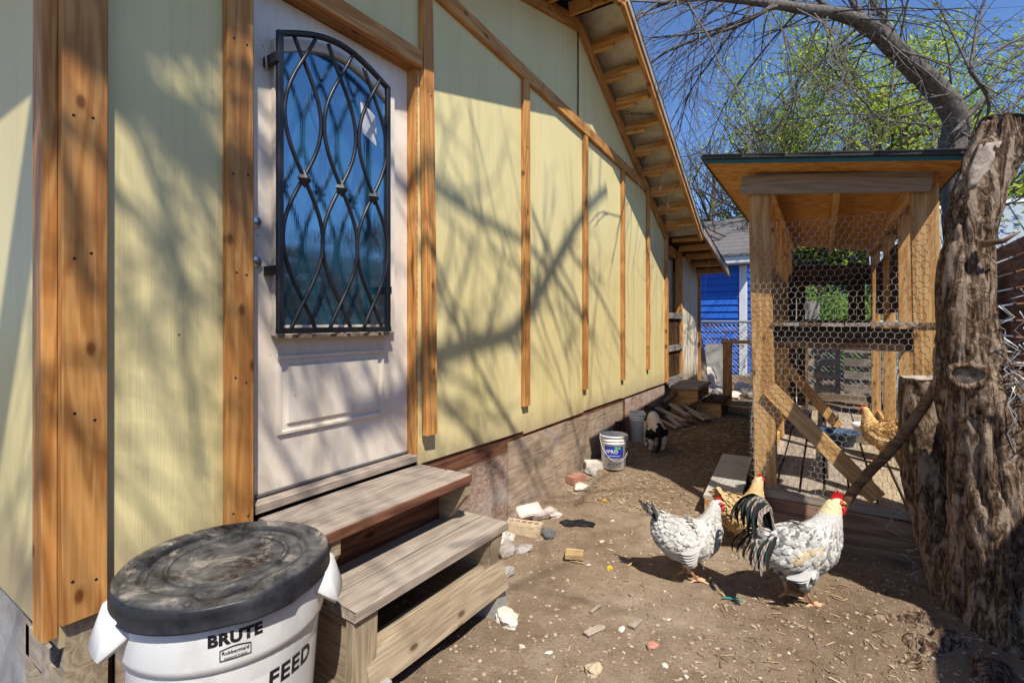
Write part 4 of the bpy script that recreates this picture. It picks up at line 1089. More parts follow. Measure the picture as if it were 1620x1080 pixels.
    for s_ in (-1, 1):
        w_ = MB(); w_.tube([(hx+.010, s_*.010, hz-.008), (hx+.012, s_*.015, hz-.022), (hx+.010, s_*.013, hz-.022-ch*.7), (hx+.008, s_*.011, hz-.028-ch*.8)], [.006, .010, .010, .002], 8); w_.build('wattle', 'red_comb', B, Mx)
        f_ = MB(); f_.tube([(hx-.018, s_*.020, hz+.004), (hx-.004, s_*.023, hz+.004), (hx+.010, s_*.017, hz)], [.006, .0125, .005], 8); f_.build('face_skin', 'red_comb', B, Mx)
        e_ = MB(); e_.lathe([(.001, -.005), (.0045, -.002), (.005, 0), (.0035, .0035), (.0005, .005)], 10); e_.build('eye', 'eye', B, Mx @ Matrix.Translation((hx-.003, s_*.0335, hz+.006)) @ Matrix.Rotation(R(90), 4, 'X'))
    return B
def spk(p, f, th): return noise.noise(p*f) > th
def hen_col(p):
    c = V((.54, .515, .465))
    n = noise.noise(V((p.x*120, p.y*120, p.z*60)))
    if p.x > .06 and p.z > .215: c = c.lerp(V((.07, .06, .055)), .75*smooth01((n-.05)*4)*smooth01((p.x-.06)*18)*smooth01((.37-p.z)*14))
    elif p.z > .27: c = c.lerp(V((.30, .27, .24)), .6*smooth01((n-.1)*4))
    if -.07 < p.x < .03 and .16 < p.z < .235 and n > .22: c = V((.16, .14, .13))
    if p.z < .13: c = V((.56, .53, .47))
    return tuple(c)
hen_st = [(-.185, .315, .012, .018), (-.165, .298, .034, .040), (-.12, .255, .070, .078), (-.05, .215, .098, .098), (.02, .205, .102, .104), (.08, .222, .088, .100), (.118, .262, .062, .078), (.136, .305, .045, .052), (.148, .345, .035, .038), (.160, .375, .031, .030), (.178, .388, .022, .022), (.190, .386, .010, .011)]
hen_st = [(-.150, .345, .012, .018), (-.140, .325, .036, .042), (-.112, .275, .072, .078)]+hen_st[3:]
def blade(p0, p1, bend, n=7): 
    p0, p1 = V(p0), V(p1); return [tuple(p0.lerp(p1, i/(n-1))+V(bend)*math.sin(math.pi*i/(n-1))) for i in range(n)]
def htail(q, e): return (.075, .062, .055) if q > .35 and e != 0 else (.45, .42, .38) if q > .35 else (.72, .69, .64)
tl = []
for k in range(9):
    a = (k-4)/4; tl.append((blade((-.115, .012*a, .29), (-.185-.012*abs(a)-.006*((k*5) % 9), .055*a, .425-.03*abs(a)-.004*((k*4) % 7)), (-.012, 0, .006)), .017, htail))
for s_ in (-1, 1):
    for k in range(5): tl.append((blade((.045-.012*k, s_*.100, .235-.008*k), (-.105+.01*k, s_*.088, .185-.014*k), (0, s_*.018, -.01)), .024, lambda q, e: (.45, .43, .39) if q < .8 else (.18, .16, .14)))
LG = [(.0, .045, .0, .12, .0, .01, 0), (-.005, -.045, .0, .12, -.01, .035, .0)]
# facing: bird's +X is world direction at angle rz
hx_, hy_ = 1.165, 2.775
bird(hx_, hy_, gz(hx_, hy_)-.002, R(40), 1.03, 'white hen with dark flecked neck and tail walking on the dirt', hen_st, hen_col, tl, LG, (.016, .022), (.180, .386), nf=4800, fl=.036)
def roo_col(p):
    n = noise.noise(V((p.x*110, p.y*110, p.z*70))); n2 = noise.noise(p*26)
    c = V((.52, .505, .48))
    if p.z > .40: c = V((.64, .55, .32))
    elif p.x > .08: c = V((.56, .54, .51)).lerp(V((.11, .10, .10)), .7*smooth01((n+.12)*3)*smooth01((.40-p.z)*12))
    elif p.z > .29: c = V((.50, .48, .45)).lerp(V((.07, .065, .065)), .8*smooth01((n+.1)*3))
    elif p.z > .19 and -.06 < p.x < .12: c = c.lerp(V((.55, .40, .15)), .7*smooth01((n2+.25)*2.2))
    elif n > .28: c = V((.30, .29, .28))
    return tuple(c)
roo_st = [(-.165, .325, .014, .02), (-.15, .31, .04, .045), (-.11, .275, .072, .082), (-.04, .245, .100, .105), (.04, .24, .105, .112), (.10, .262, .090, .108), (.142, .305, .068, .085), (.165, .35, .052, .062), (.180, .393, .042, .046), (.195, .425, .034, .034), (.214, .437, .024, .024), (.228, .434, .011, .012)]
tl = []
dk = lambda q, e: (.014, .013, .013) if e != 0 else (.035, .032, .028) if int(q*9) % 3 else (.012, .06, .05)  # black feathers with bands of green sheen painted into the colour
br = lambda q, e: (.09, .06, .045) if (int(q*16+e) % 2) else (.33, .29, .25)
for k in range(17):
    a = (k-8)/8; q = .82+.36*((k*7) % 11)/10; w1 = (k*5) % 7/6.
    p = [(-.10, .02*a, .31), (-.122, .035*a, .37), (-.145-.01*w1, .05*a, .425+.03*q), (-.185-.02*w1, .068*a, .475*q**.12-.02*abs(a)), (-.215-.02*w1, .085*a, .465-.03*w1-.03*abs(a)), (-.232-.015*w1, .098*a, .425-.04*w1-.03*abs(a)), (-.236-.01*w1, .105*a, .375-.03*w1-.02*abs(a))]
    tl.append((p, .0115, dk if k % 3 else br))
for k in range(16):
    a = (k-7.5)/7.5; w1 = (k*5) % 7/6.
    p = [(-.10, .04*a, .30-.03*abs(a)), (-.14, .075*a, .325-.03*w1), (-.18-.01*w1, .10*a, .30-.03*w1), (-.205-.02*w1, .115*a, .255-.03*w1), (-.215-.01*w1, .125*a, .20-.02*w1)]
    tl.append((p, .011, br if k % 3 else dk))
for s_ in (-1, 1):
    for k in range(4): tl.append((blade((.03-.014*k, s_*.098, .205-.012*k), (-.105+.012*k, s_*.102, .165-.010*k), (0, s_*.014, -.012)), .016, (lambda q, e: (.40, .39, .37)) if k < 2 else (lambda q, e: (.38, .37, .35) if q < .5 else (.05, .045, .045))))
LG2 = [(.0, .05, .005, .13, -.01, .0, 0), (.02, -.05, .02, .13, .02, .055, 0)]
rx_, ry_ = 1.665, 2.835
bird(rx_, ry_, gz(rx_, ry_)-.002, R(40), 1.10, 'grey and white rooster with a red comb and dark curled tail', roo_st, roo_col, tl, LG2, (.034, .034), (.218, .436), nf=5200, fl=.038)
def buff_col(p):
    n = noise.noise(p*60); return tuple(V((.52, .33, .14)).lerp(V((.62, .45, .24)), .5+n*.8)) if p.z < .36 else (.60, .44, .24)
tl2 = [(blade((-.13, .012*a, .285), (-.235, .05*a, .40-.04*abs(a)), (0, 0, .01)), .022, lambda q, e: (.62, .42, .20)) for a in (-1, -.5, 0, .5, 1)]
for s_ in (-1, 1):
    for k in range(4): tl2.append((blade((.045-.012*k, s_*.100, .235-.008*k), (-.105+.01*k, s_*.088, .185-.014*k), (0, s_*.018, -.01)), .024, lambda q, e: (.66, .46, .22)))
bx, by = 1.345, 3.36
bird(bx, by, gz(bx, by)-.002, R(62), 1.0, 'buff hen standing between the rooster and the coop corner', hen_st, buff_col, tl2, LG, (.016, .02), (.180, .386), nf=2600)
def org_col(p):
    n = noise.noise(p*60); return tuple(V((.58, .30, .09)).lerp(V((.70, .48, .22)), .5+n*.8))
p = CP(.80, 1.25, .327)
bird(p.x, p.y, p.z, R(140), .95, 'orange buff hen inside the coop behind the wire', hen_st, org_col, tl2, LG, (.016, .02), (.180, .386), nf=1800)

# ---------------------------------------------------------------- cat with its head over the bucket
cx_, cy_ = .395, 4.67; cz_ = gz(cx_, cy_)
CT = bpy.data.objects.new('cat', None); cb = Matrix.Translation((cx_, cy_, cz_)) @ Matrix.Rotation(R(126), 4, 'Z')
reg(CT, Matrix.Translation((cx_, cy_, cz_))); tag(CT, 'black and white cat peering into the bucket with faint print', 'cat')
mb = MB()
cs_ = spline([(-.115, .165, .03, .035), (-.09, .185, .062, .070), (-.03, .215, .068, .075), (.03, .255, .062, .070), (.085, .295, .058, .062), (.125, .325, .045, .045), (.155, .335, .042, .042), (.19, .335, .048, .045), (.225, .322, .034, .033), (.245, .312, .014, .014)], 4)
pts, rings = ringset(cs_); mb.loft(rings)
for s_ in (-1, 1):
    mb.tube([(-.06, s_*.05, .19), (-.03, s_*.06, .13), (-.07, s_*.058, .075), (-.045, s_*.056, .022), (-.015, s_*.056, .012)], [.055, .044, .022, .018, .017], 12)
    mb.tube([(.09, s_*.04, .27), (.105, s_*.05, .20), (.12, s_*.05, .10), (.125, s_*.05, .012), (.15, s_*.05, .010)], [.035, .027, .018, .017, .013], 12)
    mb.tube([(.175, s_*.032, .365), (.172, s_*.036, .392)], [.018, .003], 8)
mb.tube([(-.11, .0, .175), (-.15, .005, .13), (-.155, .012, .07), (-.15, .03, .03), (-.18, .06, .018)], [.018, .017, .016, .016, .012], 10)
me = evalmesh(mb, [('REMESH', dict(mode='VOXEL', voxel_size=.006)), ('SMOOTH', dict(factor=.5, iterations=5))], 'body')
def cat_col(p):
    n = noise.noise(V((p.x*11, p.y*13, p.z*9))+V((3.3, .7, 1.1)))
    if p.x < -.125: return (.012, .010, .010)
    if p.z < .05: return (.72, .66, .58)
    return (.016, .013, .012) if n > .06 else (.62, .52, .40) if p.z < .3 else (.66, .58, .47)
setcol(me, cat_col); me.materials.clear(); me.materials.append(MT['fur'])
for p in me.polygons: p.use_smooth = True
reg(bpy.data.objects.new('body', me), cb, CT)
vs, fs, cs = [], [], []
for k in range(2600):
    pl = random.choice(me.polygons); c_ = V(pl.center); nv = V(pl.normal); t = V((-1, 0, -.5)); t = (t-nv*t.dot(nv))
    if t.length < .05: continue
    t.normalize(); t = (t+nv*.35).normalized(); sdv = nv.cross(t).normalized(); L = random.uniform(.008, .016); b_ = len(vs)
    vs += [c_-sdv*.0016, c_+sdv*.0016, c_+t*L]; fs.append((b_, b_+1, b_+2)); cs += [cat_col(c_)]*3
mb = MB(); mb.v = [tuple(p) for p in vs]; mb.f = fs; mb.mi = [0]*len(fs); mb.sm = [True]*len(fs)
m2 = mb.mesh('fur', 'fur'); at_ = m2.color_attributes.new('col', 'FLOAT_COLOR', 'POINT')
for i, c_ in enumerate(cs): at_.data[i].color = (*c_, 1)
reg(bpy.data.objects.new('fur', m2), cb, CT)['kind'] = 'stuff'

# ---------------------------------------------------------------- near tree: pollarded trunk, cut stems, one live limb rising out of view
def trunk(mb, P, R_, n=28, m=10, rough=.13, flute=0, seed=0, mi=0, cap=True):
    pts, rr = catmull(P, R_, m); rings = []; up = None
    for i, p in enumerate(pts):
        t = (pts[min(i+1, len(pts)-1)]-pts[max(i-1, 0)]).normalized()
        up = t.orthogonal().normalized() if up is None else (up-t*up.dot(t)).normalized()
        q = t.cross(up); ring = []
        for k in range(n):
            a = 2*math.pi*k/n; d_ = up*math.cos(a)+q*math.sin(a)
            s_ = p+d_*rr[i]
            if n > 40:
                rg = abs(noise.noise(V((s_.x*15+seed, s_.y*15, s_.z*3.2))))+.5*abs(noise.noise(V((s_.x*38, s_.y*38+seed, s_.z*12))))
                s_ = s_+d_*(min(.42, rg)-.25)*.085
                d2 = (s_-p)
            f = 1+rough*noise.noise(V((s_.x*6+seed, s_.y*6, s_.z*2.2)))+rough*.55*noise.noise(V((s_.x*19, s_.y*19+seed, s_.z*6)))+rough*.3*noise.noise(V((s_.x*45, s_.y*45, s_.z*12+seed)))
            if flute: f += flute*math.cos(a*5+seed)*max(0, 1-i/(len(pts)*.45))**2
            ring.append(p+d_*(rr[i]*f+((min(.36, rg)-.2)*.05 if n > 40 else 0)))
        rings.append(ring)
    mb.loft(rings, mi, True, cap); return rings

NT = thing('pollarded_tree', (2.36, 2.92, 0), 'thick gnarled tree with a sawn off top beside the coop', 'tree')
mb = MB()
top = trunk(mb, [(2.52, 2.98, -.12), (2.47, 2.97, .12), (2.42, 2.975, .45), (2.38, 2.97, .85), (2.315, 2.945, 1.15), (2.288, 2.93, 1.4), (2.298, 2.935, 1.75), (2.35, 2.965, 2.0), (2.445, 3.02, 2.25)],
      [.35, .24, .175, .148, .124, .094, .083, .092, .100], 120, 26, .14, .12, 1.0)
mb.build('trunk', 'bark', NT)
mb = MB(); trunk(mb, [(2.62, 3.15, -.1), (2.60, 3.12, .35), (2.59, 3.13, .8), (2.60, 3.17, 1.20)], [.27, .20, .18, .17], 90, 20, .14, .1, 4.0); mb.build('stem', 'bark', NT)
# rear short stem with a flat cut
mb = MB(); trunk(mb, [(2.36, 3.18, .05), (2.26, 3.28, .38), (2.20, 3.34, .75), (2.195, 3.34, 1.105)], [.15, .118, .112, .102], 60, 18, .16, .1, 7.0); mb.build('stem', 'bark', NT)
# sawn faces
def disc(c_, nrm, r, name):
    mb = MB(); nrm = V(nrm).normalized(); u = nrm.orthogonal().normalized(); v_ = nrm.cross(u); rings = []
    for q in (1.0, .8, .55, .3, .06):
        rings.append([V(c_)+(u*math.cos(2*math.pi*k/28)+v_*math.sin(2*math.pi*k/28))*r*q*(1+.10*noise.noise(V((math.cos(k/4.46)*2, math.sin(k/4.46)*2, 1))))+nrm*(.012*noise.noise(V((k*.4, q*5, 2)))+.01*(1-q)) for k in range(28)])
    mb.loft(rings, 0, False, True); mb.build(name, 'cut_wood', NT)
disc((2.449, 3.022, 2.26), (.35, .10, 1), .106, 'sawn_face'); disc((2.60, 3.17, 1.205), (0, 0, 1), .18, 'sawn_face'); disc((2.195, 3.34, 1.108), (0, 0, 1), .105, 'sawn_face')
# long torn scar on the upper trunk, and a healed knot facing the yard
mb = MB(); fdir = (V((1.87, 0, 1.4))-V((2.34, 2.95, 1.9))); fdir.z = 0; fdir.normalize(); sdir = V((fdir.y, -fdir.x, 0))
for j, (z0, z1, off, wd) in enumerate(((1.97, 2.16, -.022, .036),)):
    rings = []
    for i in range(9):
        z = z0+(z1-z0)*i/8; c0 = V((2.335+.34*max(0, z-1.97), 2.955+.2*(z-1.97), z))+fdir*.088+sdir*(-off)
        w_ = wd*(.35+.65*min(1, i/3))
        rings.append([c0+sdir*w_*math.cos(a)+fdir*(.012*math.sin(a)+.006*noise.noise(V((z*30, a, j)))) for a in [2*math.pi*k/10 for k in range(10)]])
    mb.loft(rings)
mb.build('torn_scar', 'cut_wood', NT)
kz = 1.17; kc = V((2.295, 2.94, kz))+fdir*.130+sdir*(.0)
mb = MB(); ring = [kc+sdir*(.060*math.cos(a)*(1+.15*math.sin(a)))+V((0, 0, .046*math.sin(a)))+fdir*.004 for a in [2*math.pi*k/24 for k in range(24)]]
mb.tube(ring, .014, 8, closed=True, jit=.18); mb.build('knot_rim', 'bark', NT)
mb = MB(); mb.loft([[kc+(p-kc)*q+fdir*(.004*(1-q)) for p in ring] for q in (1, .6, .2)]); mb.build('knot_face', 'cut_wood', NT)
p = V((2.28, 2.93, 1.72))+fdir*.10+sdir*(-.06)
MB().tube([p, p+V((.06, -.03, .005)), p+V((.11, -.02, .04))], [.016, .010, .004], 7).build('dead_twig', 'stick_wood', NT)
# surface roots
for (x0, y0, a, l, r) in ((2.22, 2.72, -2.6, .40, .055), (2.3, 2.62, -1.9, .42, .06), (2.16, 2.85, 2.95, .33, .05), (2.45, 2.6, -1.2, .4, .05), (2.1, 2.7, -2.2, .28, .035)):
    P = []; 
    for i in range(6):
        q = i/5; x = x0+math.cos(a+.4*math.sin(q*3))*l*q; y = y0+math.sin(a+.4*math.sin(q*3))*l*q; P.append((x, y, gz(x, y)-.012-.02*q))
    mb = MB(); trunk(mb, P, [r*(1-.7*i/5) for i in range(6)], 44, 8, .35, 0, a); mb.build('root', 'bark', NT)
for o in bpy.data.objects:
    if o.parent == NT: o.location += V((.028, .01, 0))
# live limb: rises to the right of the yard and spreads overhead; its branches throw the shadows on the wall
def twigs(mb, p, d, l, r, depth, spread=.7, seg=4, droop=-.02, fork=(2, 3), leafs=None, nseg=4):
    pts = [V(p)]; q = V(p); dd = V(d).normalized()
    for i in range(seg):
        dd = (dd+V((random.uniform(-1, 1), random.uniform(-1, 1), random.uniform(-1, 1)))*.16+V((0, 0, droop))).normalized()
        q = q+dd*l/seg; pts.append(q)
    mb.tube(pts, [r*(1-.55*i/seg) for i in range(seg+1)], nseg if r < .02 else 7, cap=False)
    if leafs is not None and depth <= 1: leafs += pts[1:]
    if depth == 0: return
    for k in range(random.randint(*fork)):
        b = pts[random.randint(1, seg)]
        dv = (dd+V((random.uniform(-1, 1), random.uniform(-1, 1), random.uniform(-.8, .9)))*spread).normalized()
        twigs(mb, b, dv, l*random.uniform(.55, .8), r*.5, depth-1, spread, seg, droop, fork, leafs, nseg)
CAMF = V((-math.sin(YAW), math.cos(YAW), 0)); CAMR = V((math.cos(YAW), math.sin(YAW), 0))
def wall_pt(u, v_):   # where a picture ray meets the siding
    r_ = CAMF+CAMR*((u-810)/796)+V((0, 0, -(v_-508)/796)); t = -1.87/r_.x; return V((1.87, 0, 1.4))+r_*t
sunv = V((1, -.75, 1.8))
LB = thing('overhanging_tree', (4.0, -5.0, 0), 'bare tree leaning over the yard fence', 'tree')
mb = MB(); trunk(mb, [(4.1, -5.1, -.1), (4.05, -5.1, 2.2), (4.0, -5.0, 4.4), (4.0, -4.9, 6.6), (3.95, -4.7, 9.0)], [.32, .26, .22, .18, .12], 20, 6, .1); mb.build('trunk', 'bark', LB)
shad = [ # polylines of shadow on the wall, their reach along the sun ray, and thickness
 ([(560, 640), (640, 600), (700, 562), (760, 542), (810, 525), (850, 470), (890, 395), (930, 330), (960, 300)], 3.6, .045),
 ([(560, 170), (640, 250), (700, 305), (760, 345), (830, 385), (880, 440), (930, 520)], 3.7, .026),
 ([(660, 380), (700, 470), (745, 560), (790, 640), (830, 705), (850, 740)], 3.5, .018),
 ([(650, 590), (700, 640), (750, 690), (800, 745)], 3.6, .020),
 ([(840, 330), (870, 400), (905, 455), (935, 540)], 3.8, .018),
 ([(900, 395), (950, 470), (985, 540)], 3.8, .014),
 ([(130, 90), (200, 140), (280, 205), (360, 275), (420, 320)], 3.2, .058),
 ([(60, -60), (150, -10), (240, 25), (330, 35), (400, 40)], 3.3, .10),
 ([(140, 20), (185, 60), (215, 110), (235, 160)], 3.3, .05),
 ([(190, 160), (240, 270), (275, 400), (290, 540), (320, 760)], 3.2, .018),
 ([(270, 190), (315, 290), (345, 400), (352, 520)], 3.3, .016),
 ([(75, 150), (45, 300), (25, 450), (40, 620), (60, 760)], 3.3, .028),
 ([(30, 60), (75, 120), (120, 330), (155, 500)], 3.2, .022),
 ([(330, 250), (375, 330), (410, 400)], 3.2, .02),
 ([(470, 520), (490, 600), (520, 680), (540, 740)], 3.5, .014), ([(540, 540), (560, 620), (580, 700)], 3.5, .012),
 ([(380, 120), (470, 300), (560, 500), (600, 600), (640, 680)], 3.5, .02),
 ([(420, 640), (450, 690), (500, 760)], 3.5, .015),
]
br_mb = MB()
for pts_, t, r_ in shad:
    t -= .7
    P = [wall_pt(*q)+sunv*(t+.12*math.sin(i*1.3)) for i, q in enumerate(pts_)]
    Pp, rr = catmull(P, [r_*(1-.5*i/(len(P)-1)) for i in range(len(P))], 4)
    br_mb.tube(Pp, rr, 8)
    for i in range(1, len(Pp)-1):
        if random.random() < .62: 
            t_ = (Pp[i+1]-Pp[i]).normalized()
            twigs(br_mb, Pp[i], t_+V((random.uniform(-1, 1), random.uniform(-1, 1), random.uniform(-.6, 1)))*.9, random.uniform(.35, .85), min(.014, rr[i]*.5), 2, .8, 4, 0, (1, 3))
# limbs that join these branches to the trunk
for pts_, t, r_ in (shad[6], shad[7]):
    e = wall_pt(*pts_[0])+sunv*(t-.7); s0 = V((3.97, -4.8, 8.2))
    br_mb.tube([s0, s0.lerp(e, .35)+V((0, 0, .35)), s0.lerp(e, .7)+V((0, 0, .25)), e], [r_*1.3, r_*1.2, r_*1.1, r_], 8)
def link(a_, b_, ta, tb, r_):
    p, q = wall_pt(*a_)+sunv*ta, wall_pt(*b_)+sunv*tb; br_mb.tube([p, p.lerp(q, .5)+V((0, 0, .05)), q], r_, 8)
link((400, 40), (560, 170), 2.6, 3.0, .032)
for k in range(9):
    y = random.uniform(-1.6, 2.5); s0 = V((random.uniform(2.4, 3.8), y-1.0, random.uniform(5.2, 6.8)))
    twigs(br_mb, s0, V((random.uniform(-1, .4), random.uniform(-.3, 1), random.uniform(-.2, .5))), random.uniform(.7, 1.2), .012, 2, .8, 4, 0, (2, 3))
o = br_mb.build('branches', 'branch_bark', LB, fix=False)

# leaning stick against the rear stem
o = MB(); Ps, rr = catmull([(1.80, 3.09, .30), (1.93, 3.10, .57), (2.08, 3.10, .79), (2.20, 3.09, 1.02), (2.245, 3.08, 1.13)], [.018, .024, .025, .023, .020], 5)
o = o.tube(Ps, rr, 10, jit=.08).build('branch_stick', 'stick_wood'); tag(o, 'bare brown stick leaning from the coop front to the tree', 'stick')
# tangle of chain link wire hung on the tree
mb = MB(); base = V((2.46, 2.86, 1.34))
for k in range(11):
    p = base+V((random.uniform(-.05, .06), random.uniform(-.06, .06), random.uniform(-.18, .22))); pts = [p]
    for i in range(6):
        s_ = -1 if i % 2 else 1
        p = p+CAMR*(s_*random.uniform(.03, .07))+V((0, 0, random.uniform(-.055, -.01)))+CAMF*random.uniform(-.03, .03); pts.append(p)
    mb.tube(pts, .0026, 5)
for k in range(2):
    p = base+V((-.02, -.03, -.2)); pts = [p+V((.015*math.sin(i*2.1+k), .01*math.cos(i), -.04*i)) for i in range(8)]; mb.tube(pts, .0022, 5)
o = mb.build('wire_tangle', 'galvanised', fix=False); tag(o, 'tangled scrap of chain link wire hanging on the tree', 'wire')

# ---------------------------------------------------------------- yard fence of horizontal boards, to the right
F = thing('board_fence', (3.4, 4, 0), 'tall brown fence of horizontal boards along the yard', 'fence')
y = -2.2
while y < 9.5:
    plank('fence_post', (3.46, y, -.1), (3.46, y, 2.27), .09, .09, (1, 0, 0), 'fence_wood', F)
    for j in range(13): plank('fence_board', (3.395, y+.004, .12+j*.172), (3.395, y+2.436, .12+j*.172+random.uniform(-.006, .006)), .155, .02, (1, 0, 0), 'fence_wood', F, warp=.003, seg=3)
    y += 2.44
o = plank('strand_board_sheet', (3.02, 7.6, .4), (2.9, 7.9, 2.05), .5, .02, (-.6, -1, 0), 'osb'); tag(o, 'orange strand board sheet leaning behind the tree', 'board')

# ---------------------------------------------------------------- beyond: building with a metal roof
MR = thing('metal_roof_shed', (7, 13.5, 0), 'shed with a pale standing seam metal roof beyond the fence', 'shed')
MB().box((2.6, 12.6, 0), (12, 17, 2.35)).build('wall', 'white_trim', MR)
nM = V((0, -.5, 1)).normalized()
def mrp(x, y, up=0): return V((x, y, 2.35+(y-12.0)*.62))+nM*up
i = 0; x = 2.3
while x < 12:
    q = [mrp(x, 12.0), mrp(x+.40, 12.0), mrp(x+.40, 14.4), mrp(x, 14.4)]
    MB().add(q+[p+nM*.02 for p in q], [(0, 3, 2, 1), (4, 5, 6, 7), (0, 1, 5, 4), (1, 2, 6, 5), (2, 3, 7, 6), (3, 0, 4, 7)]).build('roof_panel', 'metal_roof', MR)
    plank('roof_seam', mrp(x+.4, 12.0, .035), mrp(x+.4, 14.4, .035), .02, .05, (1, 0, 0), 'metal_roof', MR, seg=2); x += .405
plank('ridge_cap', mrp(2.25, 14.4, .05), mrp(12, 14.4, .05), .22, .02, nM, 'white_trim', MR)

# ---------------------------------------------------------------- blue house
BH = thing('blue_house', (-1.5, 14, 0), 'bright blue lap sided house with white corner trim and grey roof', 'house')
MB().box((-5.0, 12.03, 0), (.05, 18, 2.62)).build('wall', 'blue_siding', BH)
for j in range(17):
    z0 = .12+j*.15
    for nm, a, b in (('lap_board', (-5.0, z0), None),):
        q = [(-5.0, 12.028, z0+.152), (-5.0, 12.005, z0), (-5.0, 12.028, z0)]
        MB().add([(x, yy, zz_) for x in (-5.0, -.03) for _, yy, zz_ in q], [(0, 1, 2), (5, 4, 3), (0, 3, 4, 1), (1, 4, 5, 2), (2, 5, 3, 0)]).build('lap_board', 'blue_siding', BH)
        q = [(.052, z0+.152), (.075, z0), (.052, z0)]
        MB().add([(xx, yy, zz_) for yy in (12.10, 17.9) for xx, zz_ in q], [(0, 2, 1), (3, 4, 5), (0, 1, 4, 3), (1, 2, 5, 4), (2, 0, 3, 5)]).build('lap_board', 'blue_siding', BH)
MB().box((-.05, 11.99, .1), (.08, 12.004, 2.62)).build('corner_trim', 'white_trim', BH); MB().box((.078, 12.006, .1), (.095, 12.10, 2.62)).build('corner_trim', 'white_trim', BH)
MB().box((-5.2, 11.70, 2.66), (.30, 11.73, 2.80)).build('fascia', 'white_trim', BH); MB().box((-5.2, 11.73, 2.64), (.30, 12.03, 2.66)).build('soffit', 'white_trim', BH)
q = [V((-5.2, 11.66, 2.802)), V((.34, 11.66, 2.802)), V((.34, 15, 4.2)), V((-5.2, 15, 4.2))]
MB().add(q+[p+V((0, 0, .03)) for p in q], [(0, 3, 2, 1), (4, 5, 6, 7), (0, 1, 5, 4), (1, 2, 6, 5), (2, 3, 7, 6), (3, 0, 4, 7)]).build('roof', 'grey_shingle', BH)
for j in range(9):
    yy = 11.66+j*.30; zz_ = 2.834+(yy-11.66)*.4186
    x = -1.6
    while x < .34:
        wv_ = random.uniform(.18, .34); e = min(.34, x+wv_)
        MB().add([(x+.006, yy, zz_), (e, yy, zz_), (e, yy+.3, zz_+.126), (x+.006, yy+.3, zz_+.126), (x+.006, yy, zz_+.014), (e, yy, zz_+.014), (e, yy+.3, zz_+.130), (x+.006, yy+.3, zz_+.130)], [(0, 3, 2, 1), (4, 5, 6, 7), (0, 1, 5, 4), (1, 2, 6, 5), (2, 3, 7, 6), (3, 0, 4, 7)]).build('shingle', 'grey_shingle', BH)
        x += wv_

# chain link fence with dry vine
CF = thing('chain_link_fence', (.3, 9.9, .2), 'galvanised chain link fence in front of the blue house', 'fence')
x0, x1, yf, zb_, zt = -1.2, 3.2, 9.9, .2, 1.39
MB().tube([(x0, yf, zt), (x1, yf, zt)], .022, 8).build('top_rail', 'galvanised', CF)
for x in (-1.2, .95, 3.15): MB().tube([(x, yf, .1), (x, yf, zt+.05)], .028, 8).build('fence_post', 'galvanised', CF)
mb = MB(); s_ = .075; k = 0
x = x0-(zt-zb_)
while x < x1:
    for sg in (1, -1):
        xa, xb = (x, x+(zt-zb_)) if sg == 1 else (x+(zt-zb_), x)
        pts = [V((xa+(xb-xa)*i/16, yf+.004*(1 if i % 2 else -1)*sg, zb_+(zt-zb_)*i/16)) for i in range(17)]
        pts = [p for p in pts if x0 <= p.x <= x1]
        if len(pts) > 1: mb.tube(pts, .003, 3, cap=False)
    x += s_
mb.build('link_mesh', 'galvanised', CF, fix=False)
VN = thing('dry_vine', (.1, 9.85, .9), 'dry reddish vine clinging to the chain link fence top', 'vine')
mb = MB(); lf = []
for k in range(16):
    twigs(mb, (random.uniform(-.8, .9), 9.86, random.uniform(1.1, 1.35)), (random.uniform(-1, 1), .05*random.uniform(-1, 1), random.uniform(-.6, .3)), .35, .006, 1, .8, 4, -.08, (2, 3), lf)
mb.build('stems', 'twig_bark', VN, fix=False)
def leaves(pts, n, size, spread, mat, name, parent, flat=.5):
    mb = MB(); vs, fs = [], []
    for k in range(n):
        p = random.choice(pts)+V((random.gauss(0, spread), random.gauss(0, spread), random.gauss(0, spread)))
        a = V((random.uniform(-1, 1), random.uniform(-1, 1), random.uniform(-1, 1))).normalized(); b = a.orthogonal().normalized()
        s = size*random.uniform(.6, 1.3); b_ = len(vs)
        vs += [p, p+a*s*.5+b*s*.28, p+a*s, p+a*s*.5-b*s*.28]; fs.append((b_, b_+1, b_+2, b_+3))
    mb.v = [tuple(p) for p in vs]; mb.f = fs; mb.mi = [0]*len(fs); mb.sm = [False]*len(fs)
    return mb.build(name, mat, parent, fix=False)
leaves([p for p in lf if p.y < 9.97], 420, .05, .03, 'dry_leaf', 'leaves', VN)

# bits in front of the chain link: split log, leaning slab, rubble, gate frame, hose
o = MB(); trunk(o, [(-.02, 8.45, .15), (-.07, 8.5, .6), (-.14, 8.55, 1.10)], [.10, .09, .095], 18, 6, .16); o = o.build('leaning_log', 'old_wood'); tag(o, 'pale barkless log standing on end by the extension corner', 'log')
o = plank('concrete_slab', (-.02, 9.25, .25), (-.02, 9.32, 1.0), .30, .05, (0, -1, .1), 'concrete'); tag(o, 'pale grey slab standing upright against the chain link fence', 'slab')
for i in range(26):
    x, y, r = random.uniform(-.15, 1.3), random.uniform(8.3, 9.7), random.uniform(.05, .15)
    put(rock_mesh(r, 30+i, (1.2, 1, .75), 2, .4), 'rubble_stone', random.choice(['pale_stone', 'pale_stone', 'grey_stone', 'brick_pink']), (x, y, gz(x, y)+r*.25), random.uniform(0, 6), 'pale broken stone in the rubble before the chain link fence', 'rock', 'rubble stones by the chain link fence')
put(rock_mesh(.20, 77, (1, .9, 1.1), 3, .4), 'rubble_stone', 'pale_stone', (-.12, 9.0, gz(0, 9)+.2), 1, 'big pale boulder beside the standing log', 'rock')
